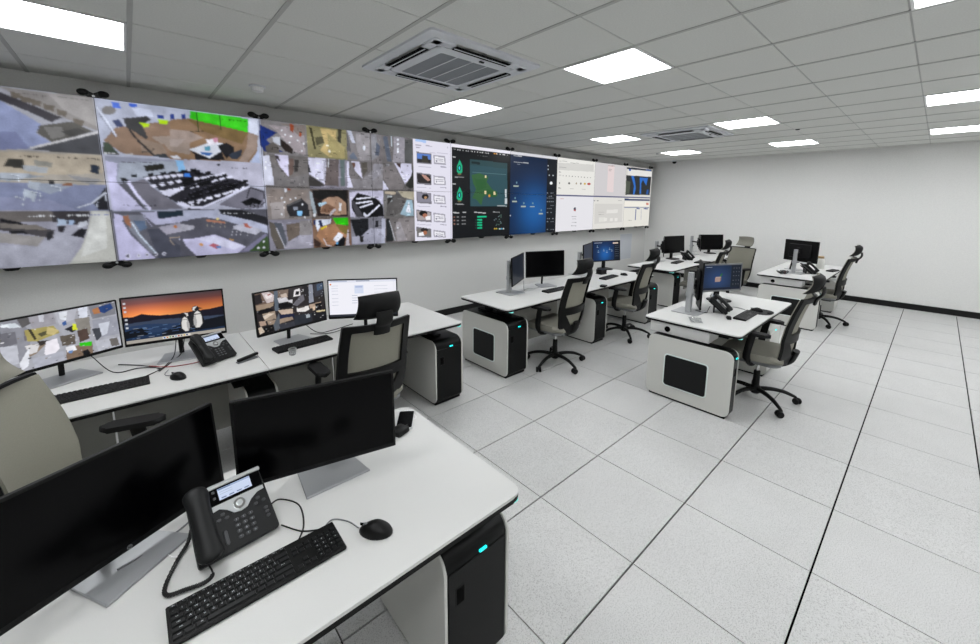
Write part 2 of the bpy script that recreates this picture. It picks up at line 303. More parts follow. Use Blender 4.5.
WALL_OPS = '''
a2a1a6 -1330 2580 -117 2580 -117 2123 -1330 2123
a79f93 -1330 2123 -117 2123 -117 1667 -1330 1667
9c9aa4 -1330 1667 -117 1667 -117 1210 -1330 1210
8f96b4 -903 2455 -624 2471 -439 2329 -472 2255 -397 2193 -517 2134 -951 2073
7c81a0 -934 2212 -574 2255 -517 2134 -951 2073
918b86 -612 2566 -129 2578 -111 2310 -371 2420
a39d98 -379 2569 -121 2567 -121 2346 -293 2444
3f3c40 -885 2602 -616 2532 -501 2480 -316 2393 -379 2349 -493 2413 -624 2471 -898 2497
6b6257 -570 2546 -517 2539 -526 2498 -571 2507
6b6257 -519 2522 -466 2514 -474 2473 -520 2483
6b6257 -470 2508 -415 2500 -424 2458 -471 2468
6b6257 -405 2484 -348 2476 -357 2434 -406 2444
6b6257 -343 2454 -284 2445 -293 2402 -343 2413
6b6257 -255 2395 -194 2386 -204 2342 -255 2353
595650 -448 2316 -267 2370 -149 2306 -388 2194 -467 2256
7a7772 -425 2308 -324 2321 -314 2250 -394 2217
474542 -336 2283 -236 2326 -186 2295 -272 2242
4a4a4d -517 2134 -113 2297 -122 2121 -429 2125
c8c4c2 -517 2130 -121 2294 -122 2311 -517 2146
5b5853 -505 2545 -501 2546 -502 2538 -506 2537
5b5853 -499 2547 -493 2548 -494 2536 -500 2535
5b5853 -485 2545 -479 2546 -480 2538 -486 2537
5b5853 -476 2545 -473 2545 -474 2537 -476 2537
5b5853 -470 2545 -467 2545 -468 2537 -471 2537
5b5853 -464 2547 -460 2547 -462 2536 -466 2535
5b5853 -453 2546 -447 2547 -448 2537 -454 2536
5b5853 -438 2545 -434 2545 -435 2537 -439 2536
5b5853 -431 2546 -428 2547 -430 2535 -432 2535
5b5853 -426 2545 -420 2546 -421 2537 -427 2536
5b5853 -416 2546 -412 2547 -413 2535 -417 2535
5b5853 -404 2546 -398 2547 -399 2535 -405 2534
5b5853 -389 2544 -383 2545 -384 2537 -390 2536
807c76 -356 2554 -351 2555 -352 2547 -357 2546
807c76 -348 2555 -345 2556 -346 2546 -349 2546
807c76 -342 2554 -336 2555 -337 2548 -343 2547
807c76 -332 2555 -328 2556 -329 2547 -333 2546
807c76 -325 2554 -318 2555 -319 2548 -325 2547
807c76 -314 2556 -310 2556 -311 2547 -315 2546
807c76 -307 2554 -303 2555 -304 2548 -308 2548
807c76 -299 2556 -295 2557 -296 2547 -300 2546
807c76 -292 2555 -287 2556 -288 2548 -293 2547
807c76 -283 2555 -279 2555 -280 2549 -284 2548
807c76 -276 2556 -270 2557 -271 2548 -277 2547
807c76 -266 2556 -261 2557 -262 2548 -267 2547
807c76 -257 2556 -251 2557 -252 2549 -258 2548
807c76 -248 2556 -242 2557 -243 2549 -249 2548
807c76 -238 2556 -233 2557 -234 2549 -239 2548
807c76 -224 2557 -218 2558 -219 2548 -225 2547
807c76 -214 2557 -211 2558 -212 2548 -215 2547
807c76 -209 2556 -206 2556 -207 2549 -210 2549
807c76 -203 2557 -199 2558 -200 2548 -204 2547
807c76 -196 2557 -190 2557 -191 2549 -196 2548
807c76 -187 2557 -180 2558 -181 2549 -188 2548
807c76 -171 2558 -165 2558 -167 2549 -172 2548
807c76 -162 2556 -159 2557 -160 2550 -163 2549
807c76 -156 2557 -152 2558 -153 2549 -157 2549
807c76 -143 2558 -138 2559 -139 2549 -144 2548
807c76 -135 2557 -132 2558 -133 2549 -136 2549
b3a692 -949 2094 -113 2115 -124 1967 -973 1900
7f849c -976 1879 -304 1871 -100 1878 -108 1660 -1003 1663
8d90a8 -988 1781 -471 1756 -308 1661 -1003 1663
8f959b -900 1948 -451 1932 -648 1888 -906 1904
a8adb3 -686 1943 -531 1946 -575 1908 -693 1891
9298a3 -547 1874 -285 1878 -450 1793 -559 1844
b5bcc4 -584 1831 -519 1803 -545 1719 -553 1755 -579 1772 -594 1748
aab0b8 -553 1892 -490 1882 -514 1815 -560 1838
2c2c2e -446 1902 -412 1904 -416 1873 -450 1872
8a5f45 -372 1881 -315 1883 -322 1860 -375 1859
8f8d8c -331 1944 -134 1916 -194 1875 -299 1909
26262b -109 1878 -112 1668 -180 1661 -211 1720
c9ccd6 -310 1678 -220 1716 -221 1725 -311 1686
c9ccd6 -219 1717 -124 1809 -128 1816 -222 1724
c9ccd6 -129 1812 -137 1734 -131 1734 -122 1813
c0c4d0 -195 1668 -183 1733 -189 1734 -200 1669
3a3833 -636 2055 -559 2049 -567 1979 -665 1996
8d8a80 -511 2053 -406 2037 -418 2000 -507 2012
26303f -191 2040 -141 2030 -153 1959 -202 1976
4a4238 -571 2080 -565 2080 -567 2068 -572 2068
4a4238 -561 2081 -556 2082 -557 2068 -563 2067
4a4238 -552 2081 -548 2081 -550 2069 -553 2069
4a4238 -546 2082 -543 2082 -545 2068 -547 2068
4a4238 -540 2080 -536 2080 -538 2071 -541 2070
4a4238 -533 2083 -530 2083 -532 2069 -535 2068
4a4238 -528 2081 -524 2081 -525 2071 -529 2071
4a4238 -520 2083 -516 2083 -518 2069 -522 2069
4a4238 -508 2082 -502 2082 -504 2072 -509 2072
4a4238 -494 2083 -491 2084 -492 2071 -495 2071
4a4238 -488 2084 -484 2084 -485 2072 -489 2071
4a4238 -481 2083 -475 2083 -476 2073 -482 2073
4a4238 -471 2085 -467 2086 -468 2071 -472 2071
4a4238 -464 2084 -458 2084 -459 2074 -465 2074
4a4238 -454 2084 -451 2084 -452 2074 -455 2074
4a4238 -448 2086 -443 2087 -445 2072 -449 2072
4a4238 -375 2088 -369 2088 -370 2076 -376 2075
4a4238 -366 2088 -359 2088 -361 2076 -367 2075
4a4238 -356 2089 -351 2089 -353 2074 -358 2074
4a4238 -343 2087 -338 2088 -340 2075 -344 2075
4a4238 -335 2086 -331 2087 -332 2076 -336 2076
4a4238 -327 2087 -323 2088 -324 2075 -328 2075
4a4238 -314 2087 -308 2088 -309 2075 -315 2075
4a4238 -304 2087 -299 2088 -300 2075 -305 2075
4a4238 -295 2089 -291 2089 -292 2074 -296 2074
4a4238 -282 2087 -277 2088 -279 2075 -283 2075
4a4238 -275 2087 -270 2088 -271 2075 -276 2075
4a4238 -267 2087 -260 2088 -262 2075 -268 2075
4a4238 -257 2086 -254 2087 -255 2076 -258 2076
5a5248 -226 2091 -222 2092 -223 2078 -228 2078
5a5248 -218 2089 -215 2090 -216 2080 -219 2080
5a5248 -212 2089 -205 2090 -206 2080 -213 2080
5a5248 -201 2089 -197 2090 -198 2080 -202 2080
5a5248 -187 2089 -183 2090 -184 2080 -188 2080
5a5248 -179 2089 -172 2090 -173 2080 -180 2080
5a5248 -169 2089 -166 2090 -167 2080 -170 2080
5a5248 -162 2091 -156 2091 -157 2079 -164 2079
5a5248 -146 2092 -141 2092 -143 2078 -147 2078
5a5248 -137 2092 -130 2092 -132 2078 -139 2078
5a5248 -126 2090 -123 2090 -124 2080 -127 2080
a5a7a8 -564 2008 -435 1999 -449 1950 -568 1967
6a6460 -1004 1659 -236 1658 -264 1566 -1013 1584
3d3a3c -457 1655 -237 1653 -268 1527 -458 1570
a5a4ad -1033 1430 -564 1376 -460 1483 -264 1566 -411 1211 -1058 1229
948f8b -1023 1507 -740 1495 -514 1448 -564 1376 -749 1418 -1029 1463
4a4647 -1012 1595 -727 1601 -457 1502 -474 1433 -514 1448 -738 1513 -1020 1529
7a736c -732 1566 -544 1548 -491 1503 -736 1530
1f1f22 -700 1505 -622 1508 -601 1477 -695 1487
2a2a2d -501 1491 -467 1496 -483 1427 -509 1423
1c1c20 -727 1607 -683 1588 -623 1569 -625 1551 -730 1577
aebccd -430 1595 -379 1581 -388 1543 -436 1539
9fb0c8 -370 1584 -335 1580 -348 1542 -375 1543
c8c9cf -310 1567 -264 1572 -268 1527 -324 1522
2e2b2f -436 1539 -393 1537 -408 1481 -442 1488
262529 -376 1454 -306 1515 -271 1501 -297 1430
bcbab0 -231 1658 -104 1652 -105 1208 -411 1211 -324 1347 -274 1475
cdccc4 -218 1653 -142 1653 -166 1336 -333 1269 -277 1449
e6e6e6 -584 1629 -581 1629 -583 1615 -585 1615
e6e6e6 -578 1630 -574 1630 -576 1614 -580 1614
e6e6e6 -566 1628 -564 1628 -565 1615 -568 1615
e6e6e6 -555 1629 -550 1629 -551 1613 -557 1613
e6e6e6 -546 1628 -543 1628 -545 1614 -547 1614
e6e6e6 -540 1629 -535 1628 -537 1613 -542 1613
e6e6e6 -532 1626 -528 1626 -529 1615 -533 1615
e6e6e6 -526 1626 -523 1626 -524 1615 -527 1615
e6e6e6 -521 1627 -517 1627 -518 1613 -522 1613
e6e6e6 -514 1627 -511 1627 -513 1613 -515 1613
e6e6e6 -508 1625 -506 1625 -507 1614 -510 1614
e6e6e6 -503 1627 -497 1627 -499 1611 -505 1611
e6e6e6 -494 1625 -490 1625 -491 1613 -495 1614
e6e6e6 -487 1626 -481 1626 -482 1612 -488 1612
e6e6e6 -477 1627 -473 1627 -474 1610 -479 1611
e6e6e6 -470 1626 -464 1626 -465 1610 -472 1610
e6e6e6 -455 1625 -452 1625 -454 1611 -456 1611
e6e6e6 -449 1626 -443 1626 -445 1609 -451 1610
e6e6e6 -387 1630 -382 1630 -383 1618 -388 1619
e6e6e6 -379 1631 -376 1631 -378 1617 -381 1617
e6e6e6 -373 1629 -369 1629 -370 1618 -374 1618
e6e6e6 -366 1631 -361 1631 -363 1615 -368 1615
e6e6e6 -358 1630 -354 1630 -356 1616 -360 1616
e6e6e6 -345 1628 -342 1628 -344 1616 -346 1616
e6e6e6 -334 1627 -329 1627 -330 1616 -335 1616
e6e6e6 -325 1629 -320 1629 -321 1613 -326 1613
e6e6e6 -316 1628 -311 1628 -313 1613 -317 1613
e6e6e6 -309 1626 -302 1626 -304 1614 -310 1614
e6e6e6 -298 1627 -291 1627 -293 1612 -299 1613
e6e6e6 -287 1627 -280 1627 -282 1611 -289 1611
e6e6e6 -277 1626 -274 1626 -276 1611 -279 1611
e6e6e6 -272 1627 -266 1627 -268 1610 -273 1610
e6e6e6 -257 1625 -250 1624 -252 1610 -259 1610
6a72a8 -239 1629 -234 1629 -235 1621 -240 1621
6a72a8 -231 1630 -226 1630 -227 1620 -232 1620
6a72a8 -221 1630 -217 1630 -218 1620 -222 1620
6a72a8 -214 1630 -211 1630 -212 1619 -215 1619
6a72a8 -208 1629 -202 1628 -203 1620 -208 1620
6a72a8 -192 1630 -188 1630 -189 1618 -194 1618
6a72a8 -184 1629 -179 1629 -180 1619 -185 1619
6a72a8 -175 1630 -171 1630 -172 1618 -177 1618
6a72a8 -167 1628 -162 1628 -163 1620 -168 1620
6a72a8 -157 1629 -152 1629 -153 1619 -158 1619
6a72a8 -148 1630 -143 1630 -144 1618 -149 1618
6a72a8 -139 1629 -136 1629 -137 1618 -140 1618
6a72a8 -132 1629 -127 1629 -128 1617 -134 1617
6a72a8 -117 1628 -114 1628 -115 1618 -118 1618
b9bccb -117 2580 1100 2580 1100 2123 -117 2123
b4b4c2 -117 2123 1100 2123 1100 1667 -117 1667
5d5c64 -117 1667 1100 1667 1100 1210 -117 1210
8e7460 -15 2353 252 2431 513 2500 479 2124 180 2135 12 2143 -98 2239
8e7258 365 2471 508 2502 983 2432 1068 2416 1050 2248 972 2139 332 2122
94806f 135 2285 288 2246 318 2181 278 2132 141 2176
a08f82 214 2305 499 2348 494 2290 288 2246
9a897c 290 2269 494 2290 484 2172 338 2194
a08e82 357 2391 498 2386 602 2339 488 2280 345 2266
aa9a90 349 2300 462 2312 399 2237 342 2231
7b6440 488 2494 736 2475 983 2432 917 2312 747 2355 607 2399
a08b7c 982 2425 1073 2410 1039 2260 949 2137 882 2145 961 2291
b6bfd8 1063 2275 1071 2133 983 2133
55504e -107 2228 -67 2232 -10 2131 -109 2128
3f4a3c -107 2228 -75 2231 -13 2141 -104 2144
7f7b78 8 2498 -3 2474 -28 2457 -57 2453 -78 2463 -84 2484 -74 2507 -49 2524 -21 2529 1 2519
4f74d8 -18 2559 34 2559 38 2520 -10 2519
3f68d0 92 2569 146 2572 148 2546 101 2538
d6daea 109 2534 237 2538 248 2480 136 2469
3b4468 -29 2409 16 2426 43 2371 -2 2360
e3e6f2 -116 2501 -69 2405 -60 2414 -108 2509
e3e6f2 -69 2405 -18 2281 -10 2289 -60 2413
55586a -107 2459 -24 2283 -21 2285 -104 2461
2a3f86 272 2497 322 2505 320 2469 281 2468
2a3f86 367 2519 401 2524 401 2479 373 2475
2a3f86 448 2531 482 2536 480 2496 451 2494
2a3f86 369 2516 401 2519 400 2476 369 2474
2a3f86 449 2530 478 2535 479 2493 452 2489
3d3c3c 42 2440 126 2457 205 2479 228 2450 163 2397 195 2292 177 2279 106 2336 59 2363
b8dc1a 140 2421 216 2415 205 2386 174 2382
b8e018 277 2459 350 2466 342 2429 288 2427
2b2a2c 69 2348 110 2267 122 2278 80 2360
2b2a2c 111 2265 211 2143 222 2157 122 2279
44403e 140 2161 211 2178 211 2187 140 2170
44403e 214 2180 229 2204 224 2209 208 2185
3a3d40 208 2149 299 2168 332 2131 224 2133
d8d8dc 334 2148 391 2158 417 2131 351 2132
37c41c 519 2570 744 2571 993 2564 981 2431 735 2468 570 2488 513 2503
45d528 567 2566 744 2569 982 2562 973 2449 737 2481 566 2499
22401e 563 2567 568 2394 576 2396 571 2570
22401e 749 2572 744 2421 751 2422 756 2573
3d382c 507 2378 612 2397 612 2403 507 2384
166a0c 772 2534 780 2535 779 2527 772 2526
166a0c 784 2536 788 2536 787 2525 783 2525
166a0c 798 2535 801 2536 801 2526 797 2526
166a0c 805 2535 810 2536 810 2527 805 2526
166a0c 814 2536 819 2536 818 2527 813 2526
166a0c 823 2536 829 2537 828 2527 823 2527
166a0c 833 2537 839 2538 838 2527 832 2526
166a0c 844 2536 852 2537 851 2529 843 2528
166a0c 864 2538 871 2539 871 2528 863 2527
166a0c 877 2538 880 2538 879 2529 876 2528
166a0c 884 2539 888 2539 887 2528 883 2528
166a0c 891 2539 896 2540 895 2529 890 2528
166a0c 900 2538 908 2539 907 2531 899 2530
166a0c 913 2539 919 2540 918 2530 912 2529
166a0c 924 2540 928 2540 927 2529 923 2529
166a0c 931 2539 934 2540 933 2530 930 2530
166a0c 945 2541 949 2541 948 2530 944 2529
166a0c 952 2541 958 2542 957 2530 951 2530
166a0c 963 2540 967 2540 966 2532 962 2532
166a0c 971 2541 975 2541 974 2532 970 2531
dfe2ee 996 2571 1079 2570 1068 2410 986 2438
dadce2 483 2219 670 2311 827 2290 759 2241 636 2151
e9e2e6 621 2324 714 2340 716 2291 636 2272
c98fa0 673 2341 717 2350 718 2316 685 2300
5f9fb4 600 2256 646 2267 653 2225 602 2220
3a66a4 565 2203 661 2202 638 2173 573 2182
1e1d20 482 2216 636 2151 736 2226 761 2142 524 2131 518 2178
222124 709 2279 786 2311 843 2279 844 2230 774 2162 736 2220
343a44 798 2201 913 2261 908 2198 860 2156 806 2164
e0e0e0 -100 2143 -97 2143 -99 2131 -101 2131
e0e0e0 -95 2143 -89 2143 -90 2132 -96 2131
e0e0e0 -80 2143 -76 2143 -77 2133 -81 2133
e0e0e0 -73 2142 -67 2142 -68 2134 -73 2134
e0e0e0 -58 2143 -52 2144 -53 2134 -59 2133
e0e0e0 -48 2145 -43 2145 -44 2133 -50 2133
e0e0e0 -39 2144 -34 2144 -35 2134 -40 2134
c0b8b0 -12 2145 -6 2146 -7 2138 -13 2137
c0b8b0 2 2145 6 2145 6 2139 2 2138
c0b8b0 10 2145 12 2146 12 2139 9 2138
c0b8b0 16 2145 22 2146 21 2139 15 2139
c0b8b0 25 2146 31 2147 30 2139 24 2138
c0b8b0 35 2147 41 2147 40 2139 34 2138
c0b8b0 44 2147 48 2147 48 2139 43 2139
c0b8b0 51 2147 54 2147 53 2140 50 2140
c0b8b0 57 2147 62 2148 61 2139 56 2139
c0b8b0 65 2148 69 2149 68 2139 64 2139
c0b8b0 73 2149 77 2149 76 2139 72 2139
c0b8b0 80 2147 86 2148 85 2141 79 2141
9698a6 -105 2112 403 2112 380 1650 -101 1653
c6c2dc -101 2075 -31 2059 -55 1906 115 1663 -100 1659 -105 1882
a3a8b2 -14 2071 365 2104 411 1996 125 1947 13 1931 -47 1906
55545a -44 1890 10 1903 112 1686 115 1663 98 1675
6f6c74 35 1898 133 1936 195 1859 382 1674 159 1663 83 1788
d8d4ec 12 1913 59 1792 76 1806 29 1927
d8d4ec 60 1791 142 1654 158 1672 75 1808
24241f 139 2050 279 2078 284 2029 152 1999
8fc0e8 370 2116 427 2114 437 2015 386 2012
1c1c1e -27 1937 2 1941 37 1915 -14 1902
bdbac8 443 2121 1074 2136 1080 1899 952 1915 694 1998 476 2059
2e2d33 125 1952 337 2003 548 2039 515 1661 421 1668 261 1791 213 1860
25242a 395 2018 642 2008 908 1945 957 1908 672 1736 511 1673 422 1674 367 1710
77747e 951 1902 1090 1860 1065 1685 864 1666 670 1711
dcdae8 125 1947 167 1953 174 1936 149 1923
dcdae8 171 1955 214 1961 221 1943 195 1931
dcdae8 217 1963 261 1969 269 1951 242 1939
dcdae8 265 1971 309 1978 317 1959 290 1947
dcdae8 313 1979 358 1986 366 1968 338 1955
dcdae8 362 1987 408 1994 416 1976 388 1963
dcdae8 163 1886 206 1892 213 1874 187 1862
dcdae8 223 1901 267 1907 274 1889 248 1877
dcdae8 284 1916 329 1922 337 1904 310 1891
dcdae8 347 1931 393 1938 401 1919 373 1906
dcdae8 411 1947 458 1953 466 1935 438 1922
dcdae8 476 1962 524 1970 533 1951 504 1937
dcdae8 229 1837 274 1843 281 1824 254 1812
dcdae8 278 1849 324 1855 331 1836 304 1824
dcdae8 328 1861 374 1867 382 1849 354 1836
dcdae8 379 1873 426 1880 434 1861 406 1848
dcdae8 431 1886 479 1893 487 1874 458 1861
dcdae8 484 1899 532 1905 540 1886 511 1873
d9d7e6 229 1837 323 1851 399 1853 298 1786 262 1797
d8d6e4 381 1865 425 1878 433 1864 393 1846
d8d6e4 441 1884 485 1897 494 1883 453 1865
d8d6e4 501 1903 547 1917 555 1902 514 1884
d8d6e4 563 1922 609 1937 618 1922 576 1903
d8d6e4 626 1943 673 1957 683 1942 639 1923
d8d6e4 691 1963 739 1978 748 1963 704 1944
d8d6e4 757 1984 806 1999 815 1984 770 1964
d8d6e4 387 1924 430 1938 438 1924 398 1905
d8d6e4 437 1938 481 1952 490 1938 449 1919
d8d6e4 489 1952 534 1966 542 1952 501 1933
d8d6e4 541 1967 587 1981 596 1967 554 1948
d8d6e4 594 1981 641 1996 650 1982 607 1962
d8d6e4 649 1996 696 2011 705 1997 662 1977
d8d6e4 704 2011 752 2026 762 2012 717 1992
d8d6e4 427 1734 472 1747 480 1732 439 1715
d8d6e4 497 1756 542 1769 551 1755 509 1737
d8d6e4 568 1779 615 1792 624 1778 581 1760
d8d6e4 641 1803 689 1816 698 1801 654 1783
d8d6e4 716 1827 765 1840 774 1825 729 1807
d8d6e4 792 1851 842 1865 852 1850 806 1831
d8d6e4 871 1876 922 1891 932 1875 885 1856
dad8e8 364 1723 437 1675 448 1697 375 1744
dad8e8 441 1674 542 1673 544 1698 444 1698
dad8e8 545 1677 709 1759 704 1777 540 1695
dad8e8 709 1759 960 1893 954 1911 704 1777
dad8e8 344 1716 417 1674 428 1698 354 1740
141416 159 1982 202 1991 203 1966 162 1960
141416 249 1998 294 2008 295 1983 252 1976
141416 314 2008 359 2017 361 1992 317 1985
141416 400 2024 447 2034 448 2008 403 2001
141416 473 2041 522 2051 523 2024 477 2017
141416 46 1965 87 1974 88 1950 49 1943
141416 505 2007 553 2017 555 1990 509 1983
141416 396 2024 435 2031 438 2005 399 2001
141416 472 2037 512 2044 516 2018 476 2013
141416 501 2012 542 2020 545 1993 505 1989
141416 587 2023 629 2031 633 2004 591 1999
141416 721 2006 764 2013 769 1986 725 1981
141416 898 1958 944 1965 949 1937 903 1932
141416 619 1982 662 1989 666 1963 624 1958
141416 857 1937 903 1944 907 1916 862 1911
3f7fd8 416 1994 465 1999 472 1969 423 1967
0f0f12 435 1818 546 1845 552 1790 459 1759
0f0f12 589 1871 707 1900 713 1844 615 1810
0f0f12 718 1906 840 1936 847 1879 745 1844
0f0f12 388 1942 497 1970 503 1917 412 1883
0f0f12 505 1941 618 1970 624 1915 529 1881
111114 864 1737 966 1791 1058 1752 1016 1672 912 1699
3c3a40 953 1883 1074 1840 1079 1852 958 1895
3c3a40 1070 1845 1081 1738 1093 1740 1083 1847
3c3a40 1084 1744 1001 1677 1007 1667 1090 1734
3c3a40 950 1890 913 1779 924 1775 961 1887
8b8894 865 1683 956 1663 957 1668 866 1688
8b8894 891 1691 982 1672 983 1677 892 1697
8b8894 917 1700 1009 1680 1010 1686 918 1705
8b8894 943 1709 1036 1689 1037 1694 944 1714
8b8894 969 1718 1063 1698 1064 1703 970 1723
44424a 807 2076 813 2077 812 2068 807 2068
44424a 816 2076 824 2076 824 2069 816 2069
44424a 836 2078 844 2078 843 2068 835 2068
44424a 856 2077 862 2077 862 2070 855 2070
44424a 866 2077 870 2077 869 2070 865 2070
44424a 881 2079 884 2079 883 2069 880 2069
44424a 888 2078 895 2078 894 2071 888 2071
44424a 906 2080 915 2080 914 2070 906 2069
44424a 919 2078 922 2079 922 2072 918 2071
44424a 926 2079 932 2080 931 2071 925 2071
44424a 936 2080 944 2081 943 2071 935 2070
333238 719 2096 715 2090 706 2086 696 2085 688 2088 685 2094 689 2100 697 2104 708 2105 716 2102
55535c -1 2074 2 2074 1 2069 -2 2069
55535c 4 2075 9 2075 8 2069 3 2068
55535c 12 2075 17 2075 16 2070 12 2069
55535c 21 2076 26 2077 26 2069 20 2068
55535c 35 2076 40 2076 39 2070 35 2070
55535c 43 2076 47 2076 46 2071 42 2070
55535c 50 2076 54 2076 54 2071 50 2071
55535c 58 2077 64 2077 63 2071 57 2070
55535c 73 2078 77 2078 76 2071 72 2070
55535c 81 2078 85 2078 85 2072 80 2071
55535c 89 2078 95 2078 95 2073 89 2072
55535c 99 2079 102 2079 101 2072 99 2072
55535c 110 2079 113 2079 113 2073 110 2072
55535c 116 2079 121 2080 121 2073 116 2073
55535c 130 2080 136 2080 136 2074 130 2073
55535c 141 2080 145 2080 144 2074 140 2074
55535c 148 2081 151 2081 151 2074 148 2074
55535c 155 2081 159 2082 159 2074 154 2073
55535c 163 2081 170 2082 169 2075 163 2074
55535c 179 2082 184 2083 183 2075 178 2074
55535c 188 2082 193 2082 192 2076 187 2075
55535c 196 2083 202 2083 201 2075 195 2075
55535c 212 2083 217 2083 216 2077 211 2076
55535c 226 2084 229 2084 228 2077 225 2077
3b3944 -30 1707 -24 1707 -25 1694 -31 1694
3b3944 -20 1705 -16 1705 -17 1696 -21 1696
3b3944 -7 1707 -1 1707 -2 1694 -8 1694
3b3944 2 1705 7 1705 6 1696 1 1696
3b3944 16 1706 20 1706 19 1695 15 1695
3b3944 23 1706 27 1706 26 1695 22 1695
3b3944 31 1707 35 1707 34 1694 30 1694
3b3944 38 1707 44 1707 43 1694 36 1694
3b3944 48 1706 54 1706 53 1695 47 1695
3b3944 57 1707 60 1707 59 1694 56 1694
3b3944 63 1705 68 1705 67 1696 62 1696
3b3944 71 1707 75 1707 74 1694 70 1694
3b3944 78 1707 84 1707 83 1694 77 1694
3b3944 87 1706 94 1706 93 1694 86 1694
3b3944 98 1705 102 1705 101 1695 97 1695
3b3944 111 1707 117 1707 116 1693 110 1693
3b3944 121 1707 126 1707 124 1693 119 1693
3b3944 128 1706 135 1706 134 1694 127 1694
3b3944 139 1706 142 1706 141 1694 138 1694
3b3944 145 1706 152 1706 150 1694 144 1694
3b3944 155 1705 160 1705 159 1695 154 1695
3b3944 169 1706 172 1706 171 1694 168 1694
3b3944 175 1707 182 1707 181 1693 174 1693
3b3944 186 1707 193 1707 191 1693 185 1693
d3d8dc -639 1769 -594 1751 -593 1755 -638 1773
d3d8dc -595 1753 -605 1701 -602 1700 -592 1753
5c6070 -635 1762 -602 1746 -601 1750 -634 1766
d3d8dc -547 1812 -500 1794 -499 1799 -546 1817
d3d8dc -501 1797 -511 1743 -508 1743 -498 1796
5c6070 -543 1806 -509 1790 -508 1793 -542 1809
d3d8dc -435 1858 -386 1840 -384 1845 -433 1863
d3d8dc -387 1842 -397 1788 -394 1787 -384 1842
5c6070 -431 1851 -395 1835 -394 1839 -429 1855
d3d8dc -642 1938 -598 1921 -596 1926 -641 1942
d3d8dc -599 1924 -609 1872 -605 1872 -595 1924
5c6070 -638 1932 -606 1917 -605 1920 -637 1935
0e0e11 401 1770 435 1780 439 1754 407 1744
4a4852 405 1769 429 1776 431 1772 409 1764
0e0e11 457 1790 491 1801 495 1774 462 1764
4a4852 461 1789 485 1797 487 1792 464 1784
0e0e11 513 1811 548 1822 552 1795 519 1784
4a4852 517 1810 542 1818 544 1813 521 1805
0e0e11 571 1832 607 1843 610 1816 577 1805
4a4852 575 1831 600 1839 602 1834 578 1826
0e0e11 629 1854 666 1865 670 1837 635 1827
4a4852 633 1853 659 1861 661 1856 637 1848
0e0e11 689 1876 726 1887 730 1859 695 1848
4a4852 693 1875 719 1883 721 1878 697 1870
0e0e11 750 1898 787 1909 792 1882 756 1871
4a4852 754 1897 781 1905 782 1900 758 1892
0e0e11 811 1921 850 1932 855 1905 818 1893
4a4852 816 1920 843 1928 845 1923 820 1915
0e0e11 435 1818 469 1829 473 1802 440 1792
4a4852 439 1817 463 1825 464 1820 442 1813
0e0e11 476 1837 510 1847 514 1821 481 1810
4a4852 480 1836 504 1843 506 1839 483 1831
0e0e11 517 1855 552 1866 556 1839 523 1829
4a4852 521 1854 546 1862 547 1857 525 1849
0e0e11 559 1874 595 1885 599 1858 565 1847
4a4852 563 1873 588 1881 590 1876 567 1868
0e0e11 602 1893 638 1904 642 1877 607 1866
4a4852 606 1892 631 1900 633 1895 609 1887
0e0e11 645 1912 681 1923 685 1896 651 1885
4a4852 649 1911 675 1919 676 1915 652 1906
0e0e11 688 1932 725 1943 729 1916 694 1905
4a4852 692 1931 719 1939 720 1934 696 1926
0e0e11 732 1951 770 1963 774 1936 739 1924
4a4852 737 1950 763 1959 765 1954 741 1945
0e0e11 401 1871 435 1882 438 1856 406 1845
4a4852 405 1870 429 1878 430 1873 408 1866
0e0e11 436 1886 470 1897 474 1870 441 1860
4a4852 440 1885 464 1893 466 1888 443 1880
0e0e11 472 1900 506 1911 510 1885 477 1874
4a4852 475 1899 500 1908 501 1903 479 1895
0e0e11 507 1915 542 1926 546 1900 513 1889
4a4852 511 1914 536 1922 538 1918 515 1910
0e0e11 544 1930 579 1942 583 1915 550 1904
4a4852 548 1929 573 1938 574 1933 551 1925
0e0e11 580 1946 616 1957 620 1930 586 1919
4a4852 584 1945 610 1953 611 1948 588 1940
0e0e11 618 1961 654 1972 658 1946 624 1934
4a4852 622 1960 647 1968 649 1964 625 1955
0e0e11 655 1977 692 1988 696 1961 661 1950
4a4852 659 1976 685 1984 687 1979 663 1971
e6e4ee 445 1712 465 1720 472 1705 452 1698
e6e4ee 496 1733 517 1741 524 1726 503 1719
e6e4ee 549 1755 570 1762 577 1748 556 1740
e6e4ee 602 1776 623 1784 630 1769 609 1762
e6e4ee 656 1798 678 1806 685 1791 663 1784
e6e4ee 711 1821 733 1829 741 1814 718 1806
e6e4ee 767 1844 789 1852 797 1837 774 1829
e6e4ee 824 1867 847 1875 854 1860 831 1852
e6e4ee 882 1890 905 1899 913 1884 889 1875
c4bfda -99 1634 -42 1613 -48 1563 -7 1438 110 1263 153 1205 -101 1223 -104 1443
b8b6cc 75 1642 204 1647 431 1584 428 1551 176 1526 117 1590
b4b6c8 362 1653 661 1662 1091 1487 1090 1406 680 1565 549 1589 354 1562
7e7f88 -34 1618 105 1621 108 1496 50 1467 149 1249 110 1268 -9 1490
9a6a50 -43 1608 -8 1618 7 1541 0 1505 -34 1552
5b6a80 22 1571 99 1564 108 1496 58 1472
d5e0ec 4 1559 45 1444 51 1449 10 1564
d5e0ec 45 1443 155 1250 161 1256 51 1449
c5c0dc 88 1620 141 1515 144 1517 90 1623
4a4b55 107 1486 205 1493 264 1404 342 1311 397 1206 163 1215
23303a 191 1647 382 1656 379 1607 197 1578
a29da8 190 1504 346 1542 424 1501 421 1474 241 1432
b5733c 295 1506 318 1523 331 1497 310 1487
cfcde0 332 1389 414 1394 404 1284 341 1300
a09080 259 1394 351 1403 351 1413 259 1403
a09080 260 1380 289 1324 293 1327 264 1384
a09080 357 1296 389 1260 393 1265 360 1301
55545c 353 1552 548 1584 768 1520 973 1411 906 1312 784 1241 323 1224
